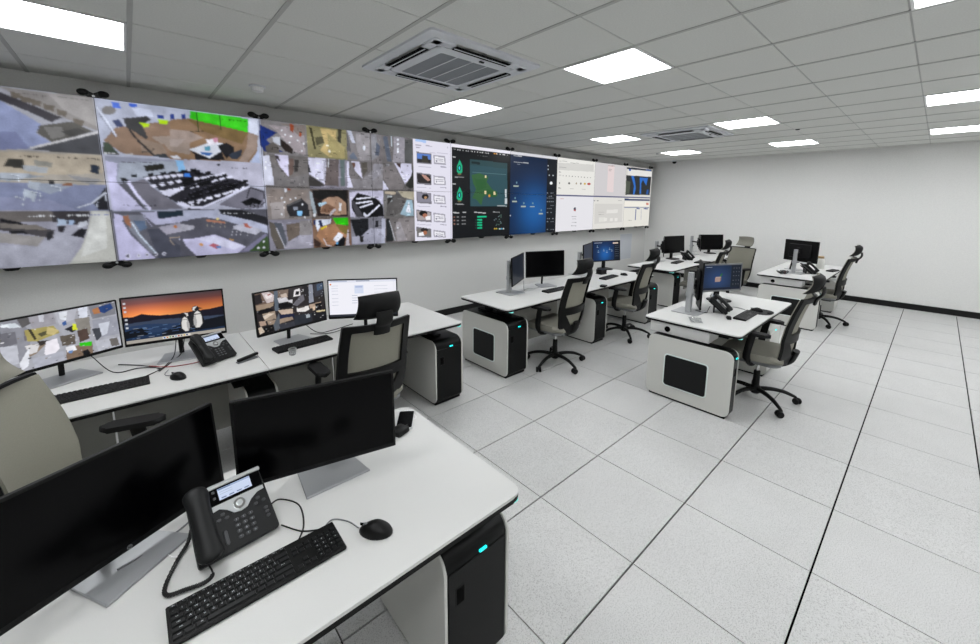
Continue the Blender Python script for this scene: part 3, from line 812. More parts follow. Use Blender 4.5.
26262a 665 1662 855 1661 1087 1580 1112 1492 982 1536 684 1619
c4bfd8 428 1383 613 1417 874 1280 801 1218 448 1218 380 1313 354 1387
d5d2e4 470 1381 612 1406 854 1284 766 1254
b06068 556 1312 597 1331 649 1301 619 1270
5f7fb0 612 1298 653 1300 661 1283 624 1273
d09860 480 1338 506 1342 512 1310 486 1311
b08a50 728 1373 783 1353 754 1344
a7a4ac 351 1531 456 1508 453 1476 344 1455
b0785f 551 1568 625 1556 705 1543 708 1523 562 1547
e8d080 662 1572 659 1565 654 1560 647 1560 642 1565 641 1572 643 1580 649 1584 656 1584 661 1580
8f887e 564 1536 554 1489 559 1488 568 1535
8f887e 603 1535 594 1488 598 1487 608 1534
8f887e 621 1535 612 1487 616 1486 625 1534
8f887e 675 1533 665 1485 670 1484 679 1533
8f887e 711 1532 702 1484 706 1483 716 1532
b4b2bc 776 1497 882 1516 1041 1443 972 1398 782 1464
a8604f 872 1517 902 1521 919 1487 958 1475 918 1470 880 1483
b8b6be 771 1465 754 1400 759 1398 775 1464
b8b6be 808 1464 792 1398 796 1397 813 1462
b8b6be 847 1462 830 1396 834 1395 851 1461
b8b6be 910 1460 893 1393 897 1392 914 1459
3d5230 899 1227 1084 1389 1092 1213
7e7a90 821 1227 1064 1407 1084 1389 899 1227
b6bccc 1102 1347 1168 1225 1097 1212
e8e8ec 1053 1321 1050 1314 1045 1310 1039 1311 1034 1315 1032 1322 1035 1329 1040 1333 1047 1332 1051 1328
e8e8ec 997 1255 994 1248 989 1244 983 1245 978 1249 976 1256 979 1263 984 1267 990 1266 995 1262
e8e8ec 1051 1254 1049 1248 1043 1244 1037 1244 1032 1249 1031 1256 1033 1262 1039 1266 1045 1266 1050 1261
e8e6f2 -28 1253 -32 1241 -41 1234 -52 1235 -59 1243 -61 1255 -57 1267 -48 1274 -37 1273 -30 1265
5c5a66 -33 1253 -36 1245 -42 1241 -49 1242 -55 1247 -56 1255 -53 1263 -47 1267 -40 1267 -35 1261
e8e6f2 42 1252 38 1244 31 1239 24 1240 18 1245 17 1254 20 1263 27 1267 34 1267 40 1261
5c5a66 36 1253 34 1248 30 1245 26 1245 23 1249 22 1254 24 1259 28 1261 32 1261 35 1258
e8e6f2 100 1253 97 1244 90 1239 82 1240 76 1246 74 1255 78 1263 85 1268 92 1268 98 1262
5c5a66 94 1253 92 1248 89 1245 84 1246 81 1249 80 1254 82 1259 86 1262 90 1262 93 1258
e8e6f2 161 1253 158 1244 151 1240 143 1240 137 1246 135 1255 138 1264 145 1269 153 1268 160 1262
5c5a66 155 1254 154 1249 150 1246 145 1246 142 1250 141 1255 143 1260 147 1263 151 1262 155 1259
e8e6f2 220 1254 216 1245 209 1240 201 1241 195 1247 193 1256 196 1265 204 1270 212 1269 218 1263
5c5a66 214 1254 212 1249 208 1247 203 1247 200 1250 199 1256 201 1261 205 1263 209 1263 213 1260
cfcfd2 667 1632 670 1632 669 1623 666 1623
cfcfd2 679 1632 682 1632 681 1623 678 1623
cfcfd2 684 1631 689 1631 688 1623 684 1623
cfcfd2 692 1631 695 1631 695 1623 692 1623
cfcfd2 704 1630 709 1630 709 1623 704 1623
cfcfd2 713 1631 720 1631 719 1622 713 1623
cfcfd2 730 1631 734 1631 733 1621 729 1621
cfcfd2 738 1631 745 1631 744 1621 737 1621
cfcfd2 755 1629 761 1629 761 1622 754 1622
cfcfd2 766 1630 772 1630 772 1621 765 1621
cfcfd2 782 1629 789 1628 789 1622 782 1622
cfcfd2 793 1629 799 1629 799 1621 792 1621
cfcfd2 810 1629 815 1629 814 1620 809 1620
cfcfd2 819 1629 824 1629 824 1619 818 1619
cfcfd2 828 1628 834 1628 834 1620 827 1620
cfcfd2 845 1627 848 1627 847 1620 844 1620
cfcfd2 850 1628 857 1628 857 1619 850 1619
cfcfd2 868 1627 871 1627 870 1620 867 1620
cfcfd2 880 1628 887 1628 886 1618 879 1618
cfcfd2 898 1628 902 1628 901 1618 897 1618
cfcfd2 906 1626 909 1626 909 1619 906 1619
cfcfd2 913 1627 920 1627 919 1617 912 1617
cfcfd2 925 1626 928 1626 927 1618 924 1619
cfcfd2 937 1625 942 1625 942 1618 937 1618
cfcfd2 952 1626 955 1626 955 1617 952 1617
cfcfd2 958 1626 964 1626 963 1617 958 1617
cfcfd2 968 1625 973 1625 972 1618 967 1618
85807e 1100 2580 1545 2580 1545 2238 1100 2238
8f8760 1545 2580 1990 2580 1990 2238 1545 2238
837d7c 1990 2580 2435 2580 2435 2238 1990 2238
76706e 2435 2580 2880 2580 2880 2238 2435 2238
736d69 1100 2238 1545 2238 1545 1895 1100 1895
8c8790 1545 2238 1990 2238 1990 1895 1545 1895
756f6d 1990 2238 2435 2238 2435 1895 1990 1895
6b6663 2435 2238 2880 2238 2880 1895 2435 1895
8a817c 1100 1895 1545 1895 1545 1552 1100 1552
6b6059 1545 1895 1990 1895 1990 1552 1545 1552
8e8b92 1990 1895 2435 1895 2435 1552 1990 1552
77736f 2435 1895 2880 1895 2880 1552 2435 1552
8c8892 1100 1552 1545 1552 1545 1210 1100 1210
7c5f4b 1545 1552 1990 1552 1990 1210 1545 1210
7d7b82 1990 1552 2435 1552 2435 1210 1990 1210
746e6b 2435 1552 2880 1552 2880 1210 2435 1210
1e3272 1088 2522 1247 2460 1200 2420 1142 2378 1172 2346 1301 2263 1112 2258 1079 2325
a59a9a 1164 2532 1377 2536 1526 2456 1525 2245 1395 2283 1258 2462
857870 1265 2557 1533 2568 1533 2469 1465 2449 1377 2536
9b4a2c 1379 2572 1419 2559 1408 2479 1374 2499
9b4a2c 1468 2499 1497 2478 1483 2439 1465 2449
605a54 1195 2360 1249 2330 1260 2247 1133 2248 1126 2306
c0c2c8 1199 2408 1272 2422 1272 2332 1207 2361
2c2420 1271 2404 1320 2373 1397 2308 1382 2257 1313 2276 1272 2332
f2f2f4 1303 2491 1301 2485 1296 2481 1290 2480 1286 2483 1285 2489 1287 2494 1292 2498 1297 2499 1302 2496
f2f2f4 1336 2447 1334 2441 1329 2437 1324 2436 1319 2439 1318 2445 1320 2451 1325 2455 1331 2455 1335 2452
f2f2f4 1392 2441 1389 2435 1384 2431 1379 2430 1374 2433 1373 2439 1375 2445 1380 2449 1386 2450 1390 2447
f2f2f4 1454 2405 1452 2399 1447 2395 1441 2395 1436 2398 1435 2403 1437 2409 1442 2413 1448 2414 1453 2411
f2f2f4 1518 2375 1516 2369 1511 2365 1505 2364 1500 2367 1499 2373 1501 2379 1506 2383 1512 2384 1517 2381
f2f2f4 1495 2298 1493 2292 1488 2288 1482 2288 1477 2291 1476 2296 1478 2302 1483 2307 1489 2307 1494 2304
f2f2f4 1375 2373 1373 2367 1368 2363 1362 2362 1358 2365 1357 2371 1359 2377 1364 2381 1370 2381 1374 2378
3f3b28 1575 2561 1605 2552 1636 2330 1617 2328
54503a 1631 2455 1741 2480 1757 2418 1645 2369
38362a 1898 2576 1939 2581 1923 2416 1886 2438
c9b078 1694 2563 1877 2560 1865 2338 1780 2252 1680 2321 1736 2403
a89a68 1769 2522 1967 2374 1960 2253 1780 2252
f4ecd0 1786 2380 1782 2373 1772 2369 1761 2368 1752 2371 1749 2376 1753 2383 1762 2387 1774 2388 1783 2386
f4ecd0 1800 2319 1796 2308 1788 2301 1778 2300 1770 2306 1768 2316 1771 2327 1780 2334 1790 2335 1797 2329
d9d8e4 1097 2210 1153 2226 1174 2061 1181 1916 1081 1912
ddd6ea 1209 2237 1339 2236 1332 2008 1251 2114
40383a 1208 2231 1242 2228 1260 2163 1217 2196
6c5850 1346 2206 1396 2203 1380 2047 1340 2021
3c3836 1401 2198 1449 2201 1429 2075 1392 2061
7c7775 1192 2158 1329 1995 1538 2056 1529 1915 1185 1904
dcd8e8 1549 2228 1733 2236 1710 1947 1544 2056
b8b4c0 1711 2195 1744 2198 1726 1987 1699 1973
3e3a38 1543 2043 1697 1947 1709 1921 1536 1915
2c2a2c 1540 2195 1565 2083 1576 2064 1539 2069
6a5f5c 1752 2224 1886 2234 1870 1926 1709 1934
64706e 1900 2235 1960 2240 1944 1929 1898 1927
dddde0 1764 2238 1758 2133 1768 2134 1773 2239
8c8078 1139 1880 1527 1878 1494 1749 1297 1697 1302 1596 1139 1561 1107 1746
a59c98 1129 1733 1266 1747 1266 1571 1138 1555
2c2b2e 1287 1709 1447 1787 1517 1710 1521 1579 1313 1583 1288 1646
5a5858 1287 1709 1435 1780 1446 1761 1303 1691
8fc8f0 1392 1643 1444 1639 1441 1587 1396 1594
9a9ea8 1350 1691 1398 1684 1402 1659 1360 1652
f0f0f2 1255 1784 1252 1778 1247 1773 1242 1773 1237 1777 1236 1784 1238 1790 1243 1795 1249 1795 1253 1791
f0f0f2 1396 1786 1394 1779 1389 1775 1383 1775 1378 1779 1377 1786 1379 1793 1384 1797 1390 1797 1395 1793
f0f0f2 1281 1741 1278 1734 1273 1730 1268 1730 1263 1734 1262 1741 1264 1747 1269 1751 1275 1751 1279 1747
f0f0f2 1462 1716 1460 1710 1455 1705 1449 1705 1444 1710 1443 1716 1445 1723 1450 1727 1456 1727 1461 1723
f0f0f2 1481 1574 1478 1567 1473 1562 1467 1563 1462 1567 1461 1574 1463 1581 1468 1585 1475 1585 1479 1580
f0f0f2 1341 1773 1339 1766 1334 1762 1328 1762 1324 1766 1323 1773 1325 1779 1330 1783 1336 1783 1340 1779
f0f0f2 1245 1609 1243 1602 1238 1598 1232 1599 1228 1603 1226 1609 1229 1616 1233 1620 1239 1620 1244 1616
9c4a30 1311 1891 1345 1886 1338 1867 1309 1872
e8e8ee 1281 1890 1304 1887 1296 1847 1275 1853
2a211f 1565 1879 1980 1891 1964 1572 1611 1585 1572 1789
a8876f 1674 1764 1755 1805 1864 1806 1944 1739 1951 1600 1825 1588 1639 1617
7b5a46 1698 1737 1816 1684 1745 1616 1640 1631
9fa8ac 1539 1866 1563 1853 1600 1618 1573 1592 1543 1723
a7c2d0 1619 1724 1712 1751 1724 1731 1643 1691
e6e2e2 1867 1738 1895 1732 1883 1642 1858 1643
c0b8bc 1802 1670 1828 1656 1756 1582 1744 1603
1a1918 1577 1880 1952 1890 1960 1767 1784 1832 1647 1763 1585 1802
e0e0e0 1594 1594 1589 1583 1580 1577 1569 1577 1560 1584 1558 1595 1562 1605 1571 1612 1582 1612 1591 1605
55585f 1147 1523 1232 1508 1266 1316 1242 1227 1182 1371
6b5f55 1272 1495 1412 1516 1402 1373 1277 1302
a6a2ac 1277 1302 1408 1367 1540 1367 1524 1214 1254 1226
8f8987 1413 1536 1544 1539 1534 1367 1402 1373
5e574f 1103 1537 1152 1511 1205 1370 1236 1227 1160 1220 1114 1375
c8c6ce 1167 1458 1239 1238 1247 1241 1175 1462
a67a5a 1630 1457 1820 1492 1958 1446 1938 1334 1833 1227 1670 1238 1584 1351
2ec010 1782 1555 1964 1558 1959 1460 1819 1485
7d6a38 1806 1486 1958 1453 1939 1348 1870 1393
dcdfe8 1570 1539 1768 1548 1751 1494 1630 1457 1600 1404
1f3060 1557 1539 1589 1538 1579 1485 1560 1479
20284a 1614 1531 1647 1537 1669 1456 1630 1457
d8c020 1635 1441 1703 1475 1702 1455 1647 1423
e8e6ea 1768 1301 1842 1387 1896 1350 1835 1255
16161a 1778 1231 1895 1336 1922 1306 1904 1222 1804 1201
5fa8d8 1808 1271 1835 1262 1820 1239 1800 1246
3c2c26 1557 1326 1632 1267 1616 1221 1551 1232
c0b6ba 1958 1446 1968 1218 1917 1207
d8cfd0 1656 1318 1692 1234 1702 1238 1666 1322
d8cfd0 1696 1231 1749 1220 1751 1231 1698 1241
c9cad6 2000 2573 2053 2580 2099 2441 2059 2437
6a7280 2012 2283 2067 2338 2124 2254 2036 2247
9a9494 2105 2555 2283 2576 2270 2252 2144 2242 2110 2392
5f5c5e 1993 2554 2026 2446 2041 2335 1989 2343
dfe0e6 2225 2397 2221 2380 2211 2368 2199 2367 2189 2377 2187 2393 2191 2410 2201 2421 2213 2422 2222 2413
8f8d90 2297 2564 2368 2573 2387 2313 2298 2254
545a68 2365 2481 2435 2410 2387 2313 2344 2323
746d6c 2424 2514 2444 2265 2385 2253
5a606c 2455 2556 2514 2563 2564 2260 2503 2255
a09a9e 2598 2572 2761 2577 2752 2260 2579 2247 2600 2425
c8d0d4 2561 2581 2567 2448 2581 2450 2575 2583
5a5a58 2761 2550 2882 2563 2866 2261 2752 2260
f0f0f4 2677 2541 2674 2530 2667 2523 2658 2522 2651 2528 2649 2538 2652 2548 2659 2555 2668 2556 2674 2551
f0f0f4 2675 2484 2672 2473 2665 2466 2656 2465 2649 2471 2647 2481 2650 2491 2657 2499 2666 2499 2673 2494
f0f0f4 2673 2425 2670 2414 2663 2407 2654 2406 2647 2412 2645 2422 2648 2433 2655 2440 2664 2441 2671 2435
f0f0f4 2672 2391 2669 2380 2662 2373 2653 2372 2646 2378 2644 2388 2647 2399 2654 2406 2663 2407 2670 2401
dcd8e8 1983 2224 2009 2220 2001 2067 2047 1916 1974 1913
ded8e8 2036 2228 2137 2231 2168 2024 2083 2110
6a4a3c 2048 2216 2088 2213 2078 2148 2052 2159
5a544c 2157 2217 2240 2230 2236 2132 2179 2051
8a8586 2175 2024 2278 2121 2442 2224 2430 1914 2060 1903 2025 2018
949094 2311 2215 2427 2223 2407 2088 2288 2003
8c8a8c 2487 2227 2532 2231 2550 2068 2511 2053
ddd8e8 2602 2242 2849 2252 2862 2112 2752 1980 2698 2076
46302c 2625 2244 2696 2242 2694 2186 2655 2205
2c2c28 2881 2226 2874 1941 2824 1925 2759 1966 2845 2097
dcd8e8 2435 2022 2513 1909 2430 1900
7d7674 2440 2171 2602 2235 2743 1979 2709 1915 2521 1909 2450 2037
cfcadc 1991 1860 2072 1875 2283 1887 2437 1891 2423 1719 2364 1746 2013 1770 2057 1560 1990 1568
141417 2013 1757 2099 1862 2126 1850 2309 1814 2380 1760 2422 1692 2432 1567 2254 1557 2072 1573 2021 1653
e8e6f0 2075 1775 2324 1805 2322 1822 2074 1792
e8e6f0 2073 1723 2285 1751 2284 1768 2072 1740
e8e6f0 2121 1670 2293 1724 2288 1741 2116 1687
e8e6f0 2157 1592 2190 1558 2204 1570 2170 1604
e8e6f0 2157 1605 2205 1564 2219 1578 2171 1619
e8e6f0 2218 1564 2385 1705 2371 1719 2205 1578
48464a 2013 1757 2053 1757 2162 1572 2071 1566
5f5b58 2485 1761 2613 1874 2771 1821 2684 1621 2571 1565 2463 1567
a5a8a8 2488 1830 2557 1831 2554 1755 2485 1747
a3bcc6 2667 1592 2770 1778 2853 1779 2872 1568 2764 1562
b6ac94 2645 1896 2881 1895 2878 1779 2706 1820
e8e8ec 2749 1620 2802 1764 2831 1605
c9b8a0 2459 1885 2613 1888 2604 1846 2458 1857
33302e 2487 1803 2587 1818 2483 1713
1e1f22 1995 1535 2225 1544 2219 1408 2115 1317 2059 1293 2017 1429
a6a4b0 2130 1330 2249 1420 2396 1401 2389 1219 2000 1229 2005 1323
26262a 2311 1514 2355 1513 2352 1430 2308 1432
2c2a28 2095 1332 2151 1322 2141 1248 2105 1250
b9b9c6 2401 1540 2454 1539 2434 1216 2381 1219
2a2c2c 2462 1539 2508 1538 2560 1237 2450 1229
8f8784 2649 1535 2880 1545 2863 1235 2591 1221 2581 1408
a39c9c 2600 1493 2664 1492 2754 1241 2607 1234
eeeef0 2639 1409 2636 1403 2629 1399 2622 1399 2615 1403 2613 1410 2616 1417 2622 1421 2630 1420 2636 1416
c4c2c6 2502 1509 2579 1235 2588 1237 2511 1511
e2e0ee 2880 2580 3510 2580 3510 1210 2880 1210
aac6f2 2919 2579 3086 2579 3085 2541 2919 2547
a9a6b8 2917 2497 3013 2497 3015 2506 2918 2506
a9a6b8 2930 2466 2999 2467 3000 2477 2931 2475
a9a6b8 3077 2504 3183 2498 3186 2510 3080 2516
b9b6c8 3139 2418 3454 2428 3455 2435 3140 2425
787680 2932 2415 3168 2407 3172 2264 2939 2262
5b7fc8 2942 2397 3157 2392 3160 2287 2950 2282
2c2b2e 2940 2323 3155 2325 3160 2282 2950 2277
3c3a34 3025 2376 3110 2374 3123 2280 3009 2281
a3a1ae 3203 2396 3401 2393 3412 2275 3210 2271
ecebf2 3221 2378 3383 2372 3391 2294 3225 2292
77758a 3240 2342 3370 2342 3371 2350 3241 2350
77758a 3270 2319 3267 2312 3260 2307 3250 2306 3243 2310 3240 2317 3243 2324 3251 2329 3260 2330 3267 2326
77758a 3285 2321 3369 2320 3370 2328 3286 2329
8e8b9e 3313 2239 3420 2236 3422 2246 3315 2249
b0adc0 2937 2216 3165 2221 3165 2229 2938 2223
787680 2925 2146 3163 2131 3166 1985 2932 1991
2e2a2c 2935 2128 3151 2116 3155 2009 2943 2011
b98f84 3005 2122 3076 2112 3150 2053 3103 2036 3032 2086
a3a1ae 3198 2118 3398 2108 3409 1988 3205 1991
ecebf2 3216 2099 3379 2087 3387 2008 3220 2011
77758a 3235 2062 3366 2058 3367 2066 3236 2070
77758a 3265 2038 3262 2030 3255 2026 3246 2025 3238 2029 3235 2037 3238 2044 3246 2049 3255 2049 3263 2045
77758a 3280 2040 3365 2036 3366 2043 3281 2047
8e8b9e 3309 1955 3417 1949 3418 1959 3310 1965
b0adc0 2930 1945 3159 1942 3160 1949 2931 1952
787680 2918 1898 3158 1875 3161 1727 2926 1740
8a8896 2929 1879 3146 1860 3150 1752 2937 1760
1c1c20 3116 1830 3105 1807 3075 1792 3040 1792 3011 1805 3001 1828 3012 1851 3041 1865 3077 1866 3106 1853
b08a68 3087 1815 3082 1803 3070 1796 3056 1796 3045 1803 3041 1814 3045 1825 3057 1833 3071 1833 3083 1826
a3a1ae 3194 1861 3394 1844 3405 1723 3200 1732
ecebf2 3211 1841 3375 1824 3384 1743 3215 1752
77758a 3231 1803 3362 1795 3363 1802 3232 1811
77758a 3261 1777 3258 1770 3250 1765 3241 1765 3234 1770 3231 1777 3234 1784 3242 1789 3251 1789 3258 1785
77758a 3276 1779 3362 1772 3363 1780 3277 1786
8e8b9e 3305 1692 3413 1682 3415 1692 3306 1702
b0adc0 2924 1693 3154 1684 3155 1691 2925 1701
787680 2912 1651 3153 1620 3156 1470 2919 1491
a89fa0 2923 1632 3141 1605 3145 1496 2931 1510
1c1c1c 3091 1596 3077 1573 3042 1559 2999 1560 2965 1575 2953 1598 2966 1620 3001 1634 3044 1634 3078 1619
a8705a 3090 1566 3082 1549 3062 1539 3036 1539 3017 1550 3009 1568 3017 1585 3038 1595 3063 1595 3083 1584
f0eef2 3058 1552 3140 1563 3139 1506 3063 1507
a3a1ae 3189 1605 3391 1582 3402 1459 3195 1474
ecebf2 3206 1585 3372 1562 3380 1480 3211 1494
77758a 3226 1545 3358 1533 3359 1541 3227 1553
77758a 3257 1518 3254 1511 3246 1507 3237 1507 3229 1511 3226 1519 3229 1526 3237 1531 3246 1531 3254 1526
77758a 3272 1519 3358 1510 3359 1518 3273 1527
8e8b9e 3301 1431 3410 1417 3412 1427 3302 1441
b0adc0 2918 1444 3149 1427 3150 1434 2918 1451
787680 2906 1416 3149 1377 3152 1251 2914 1273
74716f 2917 1396 3136 1363 3141 1272 2926 1292
2e2b2c 3101 1364 3088 1347 3056 1337 3016 1339 2985 1351 2973 1369 2986 1386 3017 1396 3057 1394 3089 1382
a86a4e 3079 1325 3072 1308 3055 1298 3033 1299 3016 1310 3010 1328 3017 1345 3034 1355 3056 1355 3073 1343
f0f0f4 2943 1326 3013 1338 3035 1282 2942 1287
a3a1ae 3184 1361 3388 1332 3399 1238 3192 1259
ecebf2 3202 1340 3368 1312 3377 1255 3207 1274
77758a 3222 1300 3355 1283 3356 1291 3223 1307
77758a 3253 1271 3250 1264 3242 1260 3233 1260 3225 1265 3222 1273 3225 1280 3233 1284 3242 1284 3250 1279
77758a 3268 1272 3355 1260 3356 1268 3269 1279
77758a 3452 2522 3451 2519 3448 2517 3444 2517 3441 2518 3440 2521 3441 2524 3444 2526 3448 2526 3451 2525
77758a 3452 2503 3451 2500 3448 2497 3444 2497 3441 2499 3440 2501 3441 2504 3444 2506 3448 2507 3451 2505
17191c 3510 2580 4695 2580 4695 1210 3510 1210
13203a 4695 2580 5898 2580 5898 1210 4695 1210
eceaf4 3510 2580 4695 2580 4695 2530 3510 2530
d8d8de 4695 2580 5898 2580 5898 2535 4695 2535
2f4f58 3848 2385 4625 2382 4630 1690 3854 1698
2c474c 3848 2385 4625 2382 4627 2298 3848 2302
36603a 3878 2160 4036 2195 4219 2145 4182 2067 4295 1961 4411 1922 4412 1851 4183 1875 4110 1833 4074 1709 3966 1803 3889 1816 3966 1951 3913 2030
2e5c34 3931 2110 4145 2106 4183 1985 4001 1925
2d5a33 4183 1957 4411 1922 4373 1837 4221 1848
e8d8a8 4141 2168 4178 2170 4178 2127 4141 2125
e8d8a8 4139 1932 4176 1933 4176 1889 4139 1888
e8d8a8 4330 1925 4368 1926 4369 1881 4330 1881
d8983a 4217 1876 4255 1876 4255 1843 4217 1842
c8ced2 4579 1825 4627 1826 4629 1733 4580 1733
c8ced2 4580 1969 4617 1970 4619 1840 4582 1840
a8aeb0 4414 1697 4621 1691 4622 1706 4414 1711
1a2628 3876 2327 4040 2320 4046 2352 3882 2359
5b7a80 3895 2194 4604 2199 4604 2207 3896 2202
1fae80 3654 2365 3707 2280 3699 2182 3643 2153 3601 2197 3608 2273
0e1212 3680 2247 3674 2221 3659 2205 3641 2204 3626 2219 3621 2244 3627 2269 3642 2286 3660 2287 3674 2272
35d8e0 3664 2246 3661 2228 3654 2217 3646 2216 3640 2227 3637 2245 3640 2263 3647 2274 3655 2275 3661 2264
6a6040 3689 2161 3682 2153 3662 2147 3638 2146 3618 2149 3611 2157 3618 2164 3638 2170 3662 2171 3682 2168
b4b6b8 3525 2387 3583 2386 3584 2399 3527 2399
a0a2a4 3568 2109 3732 2111 3733 2122 3569 2119
1fae80 3652 1981 3705 1892 3697 1792 3641 1766 3598 1812 3605 1890
0e1212 3678 1860 3672 1834 3657 1817 3638 1817 3624 1833 3618 1859 3624 1885 3639 1901 3657 1902 3672 1886
35d8e0 3661 1860 3658 1841 3652 1830 3644 1830 3637 1841 3635 1859 3637 1877 3644 1889 3652 1889 3659 1878
6a6040 3687 1771 3680 1763 3660 1758 3635 1758 3615 1763 3608 1770 3615 1778 3635 1783 3660 1783 3680 1779
b4b6b8 3522 2009 3579 2006 3581 2019 3523 2022
a0a2a4 3565 1723 3730 1719 3731 1729 3565 1734
b0b2b4 3534 2508 3544 2509 3544 2498 3534 2497
b0b2b4 3556 2507 3579 2510 3579 2499 3556 2497
b0b2b4 3613 2509 3637 2511 3636 2496 3613 2494
b0b2b4 3652 2506 3676 2508 3676 2497 3652 2495
b0b2b4 3711 2505 3729 2506 3729 2496 3711 2494
b0b2b4 3764 2504 3788 2506 3788 2495 3764 2493
b0b2b4 3804 2504 3823 2506 3823 2493 3804 2491
c8c8ca 3862 2507 3878 2509 3878 2498 3862 2497
c8c8ca 3889 2510 3900 2511 3900 2495 3889 2494
c8c8ca 3934 2509 3950 2510 3950 2497 3934 2496
c8c8ca 3986 2509 4011 2511 4011 2498 3986 2496
c8c8ca 4028 2509 4039 2510 4039 2497 4028 2496
c8c8ca 4053 2510 4070 2512 4070 2496 4053 2495
c8c8ca 4081 2510 4107 2513 4107 2497 4081 2495
c8c8ca 4146 2508 4158 2509 4158 2498 4146 2497
c8c8ca 4172 2511 4189 2512 4189 2496 4172 2495
c8c8ca 4204 2510 4225 2511 4225 2498 4205 2496
e8a030 4327 2516 4348 2518 4348 2502 4327 2500
e8a030 4365 2515 4386 2517 4386 2501 4365 2499
e0e0e2 4388 2514 4400 2515 4400 2503 4388 2502
e0e0e2 4438 2515 4450 2516 4450 2502 4438 2501
e0e0e2 4465 2515 4477 2516 4477 2502 4465 2501
e0e0e2 4515 2515 4537 2517 4538 2503 4516 2501
e0e0e2 4551 2514 4573 2515 4573 2504 4551 2502
e0e0e2 4614 2515 4627 2516 4627 2502 4615 2501
707274 4000 2457 4017 2459 4017 2452 4000 2451
707274 4053 2457 4073 2458 4073 2453 4053 2451
707274 4085 2456 4097 2457 4097 2452 4085 2451
707274 4107 2457 4127 2459 4127 2451 4107 2449
707274 4143 2457 4160 2458 4160 2450 4143 2449
707274 4176 2456 4193 2458 4193 2451 4176 2449
b8babc 3524 1595 3638 1586 3641 1604 3526 1613
b8babc 3706 1601 3773 1595 3775 1608 3707 1614
8f6a60 3534 1531 3567 1530 3567 1546 3534 1547
8a8c8e 3599 1530 3632 1529 3633 1545 3599 1546
8a8c8e 3689 1528 3723 1528 3723 1544 3689 1544
8a8c8e 3733 1527 3767 1527 3767 1543 3733 1543
8f6a60 3533 1479 3566 1478 3566 1494 3534 1494
8a8c8e 3599 1477 3632 1476 3632 1492 3599 1493
8a8c8e 3689 1475 3723 1474 3723 1490 3689 1491
8a8c8e 3733 1474 3767 1473 3767 1489 3733 1490
8f6a60 3533 1426 3566 1425 3566 1441 3533 1442
8a8c8e 3599 1424 3632 1423 3632 1439 3599 1440
8a8c8e 3689 1422 3723 1421 3723 1437 3689 1438
8a8c8e 3733 1420 3767 1419 3767 1435 3733 1436
c0c2c4 3930 1599 4166 1580 4168 1594 3932 1612
18c890 3995 1521 4186 1518 4186 1543 3995 1546
18b884 3995 1472 4090 1470 4090 1495 3995 1497
2a4a42 3952 1493 3974 1493 3974 1476 3952 1477
18b884 3995 1430 4090 1428 4090 1453 3995 1455
2a4a42 3952 1452 3974 1452 3974 1435 3952 1436
18b884 3996 1389 4090 1386 4090 1411 3996 1414
2a4a42 3952 1411 3974 1410 3974 1394 3952 1394
18b884 3996 1347 4091 1344 4090 1369 3996 1372
2a4a42 3953 1370 3974 1369 3974 1352 3953 1353
a8aaac 4318 1599 4462 1592 4463 1604 4318 1610
788890 4398 1491 4396 1486 4390 1483 4383 1483 4377 1486 4374 1491 4377 1496 4382 1499 4390 1499 4396 1496
788890 4508 1422 4506 1417 4500 1414 4492 1414 4486 1418 4484 1423 4486 1428 4492 1431 4499 1431 4505 1427
788890 4363 1473 4361 1468 4355 1465 4348 1466 4342 1469 4339 1474 4342 1479 4347 1482 4355 1482 4360 1478
5b7a70 4461 1395 4459 1390 4453 1387 4446 1388 4440 1391 4437 1396 4440 1401 4446 1404 4453 1404 4459 1401
5b7a70 4417 1402 4415 1397 4409 1394 4402 1395 4396 1398 4394 1403 4396 1408 4402 1411 4409 1411 4415 1408
40584f 4444 1453 4442 1448 4436 1445 4428 1445 4422 1448 4420 1453 4422 1458 4428 1461 4435 1461 4441 1458
5b7a70 4473 1481 4471 1476 4465 1473 4458 1473 4452 1476 4449 1481 4451 1486 4457 1489 4465 1489 4471 1486
5b7a70 4504 1418 4501 1413 4495 1410 4488 1410 4482 1413 4480 1418 4482 1424 4488 1427 4495 1426 4501 1423
5b7a70 4477 1539 4475 1534 4469 1531 4462 1531 4456 1534 4453 1539 4456 1544 4461 1548 4469 1547 4475 1544
788890 4454 1530 4452 1525 4446 1522 4439 1522 4433 1525 4431 1530 4433 1535 4439 1538 4446 1538 4452 1535
5b7a70 4511 1550 4508 1545 4502 1542 4495 1542 4489 1545 4487 1550 4489 1556 4495 1559 4502 1559 4508 1555
5b7a70 4509 1522 4507 1517 4501 1514 4493 1514 4487 1518 4485 1523 4487 1528 4493 1531 4501 1531 4507 1527
5b7a70 4405 1387 4402 1382 4396 1379 4389 1379 4383 1382 4381 1387 4383 1392 4389 1395 4396 1395 4402 1392
788890 4497 1442 4495 1437 4489 1434 4481 1435 4475 1438 4473 1443 4475 1448 4481 1451 4488 1451 4494 1448
d0b040 4372 1332 4369 1325 4361 1321 4351 1322 4343 1326 4340 1333 4343 1340 4351 1344 4361 1343 4369 1339
d0b040 4411 1331 4408 1324 4400 1320 4390 1320 4383 1325 4379 1332 4382 1338 4390 1342 4400 1342 4408 1338
508050 4450 1329 4448 1322 4440 1318 4430 1319 4422 1323 4419 1330 4422 1337 4430 1341 4439 1341 4447 1336
e0e0e0 4490 1328 4487 1321 4479 1317 4470 1317 4462 1322 4458 1329 4461 1336 4469 1340 4479 1339 4487 1335
4ab0e0 4531 1326 4528 1319 4520 1315 4510 1316 4502 1320 4498 1327 4501 1334 4509 1338 4519 1338 4527 1333
e0e0e0 4571 1325 4568 1318 4560 1314 4550 1314 4542 1319 4539 1326 4542 1333 4550 1337 4560 1336 4568 1332
glow 4695 2530 5620 1213 5300 1620 420 420
15181f 5620 2530 5898 2530 5898 1210 5620 1210
a8b4a8 4767 2015 4900 2019 4899 2039 4767 2035
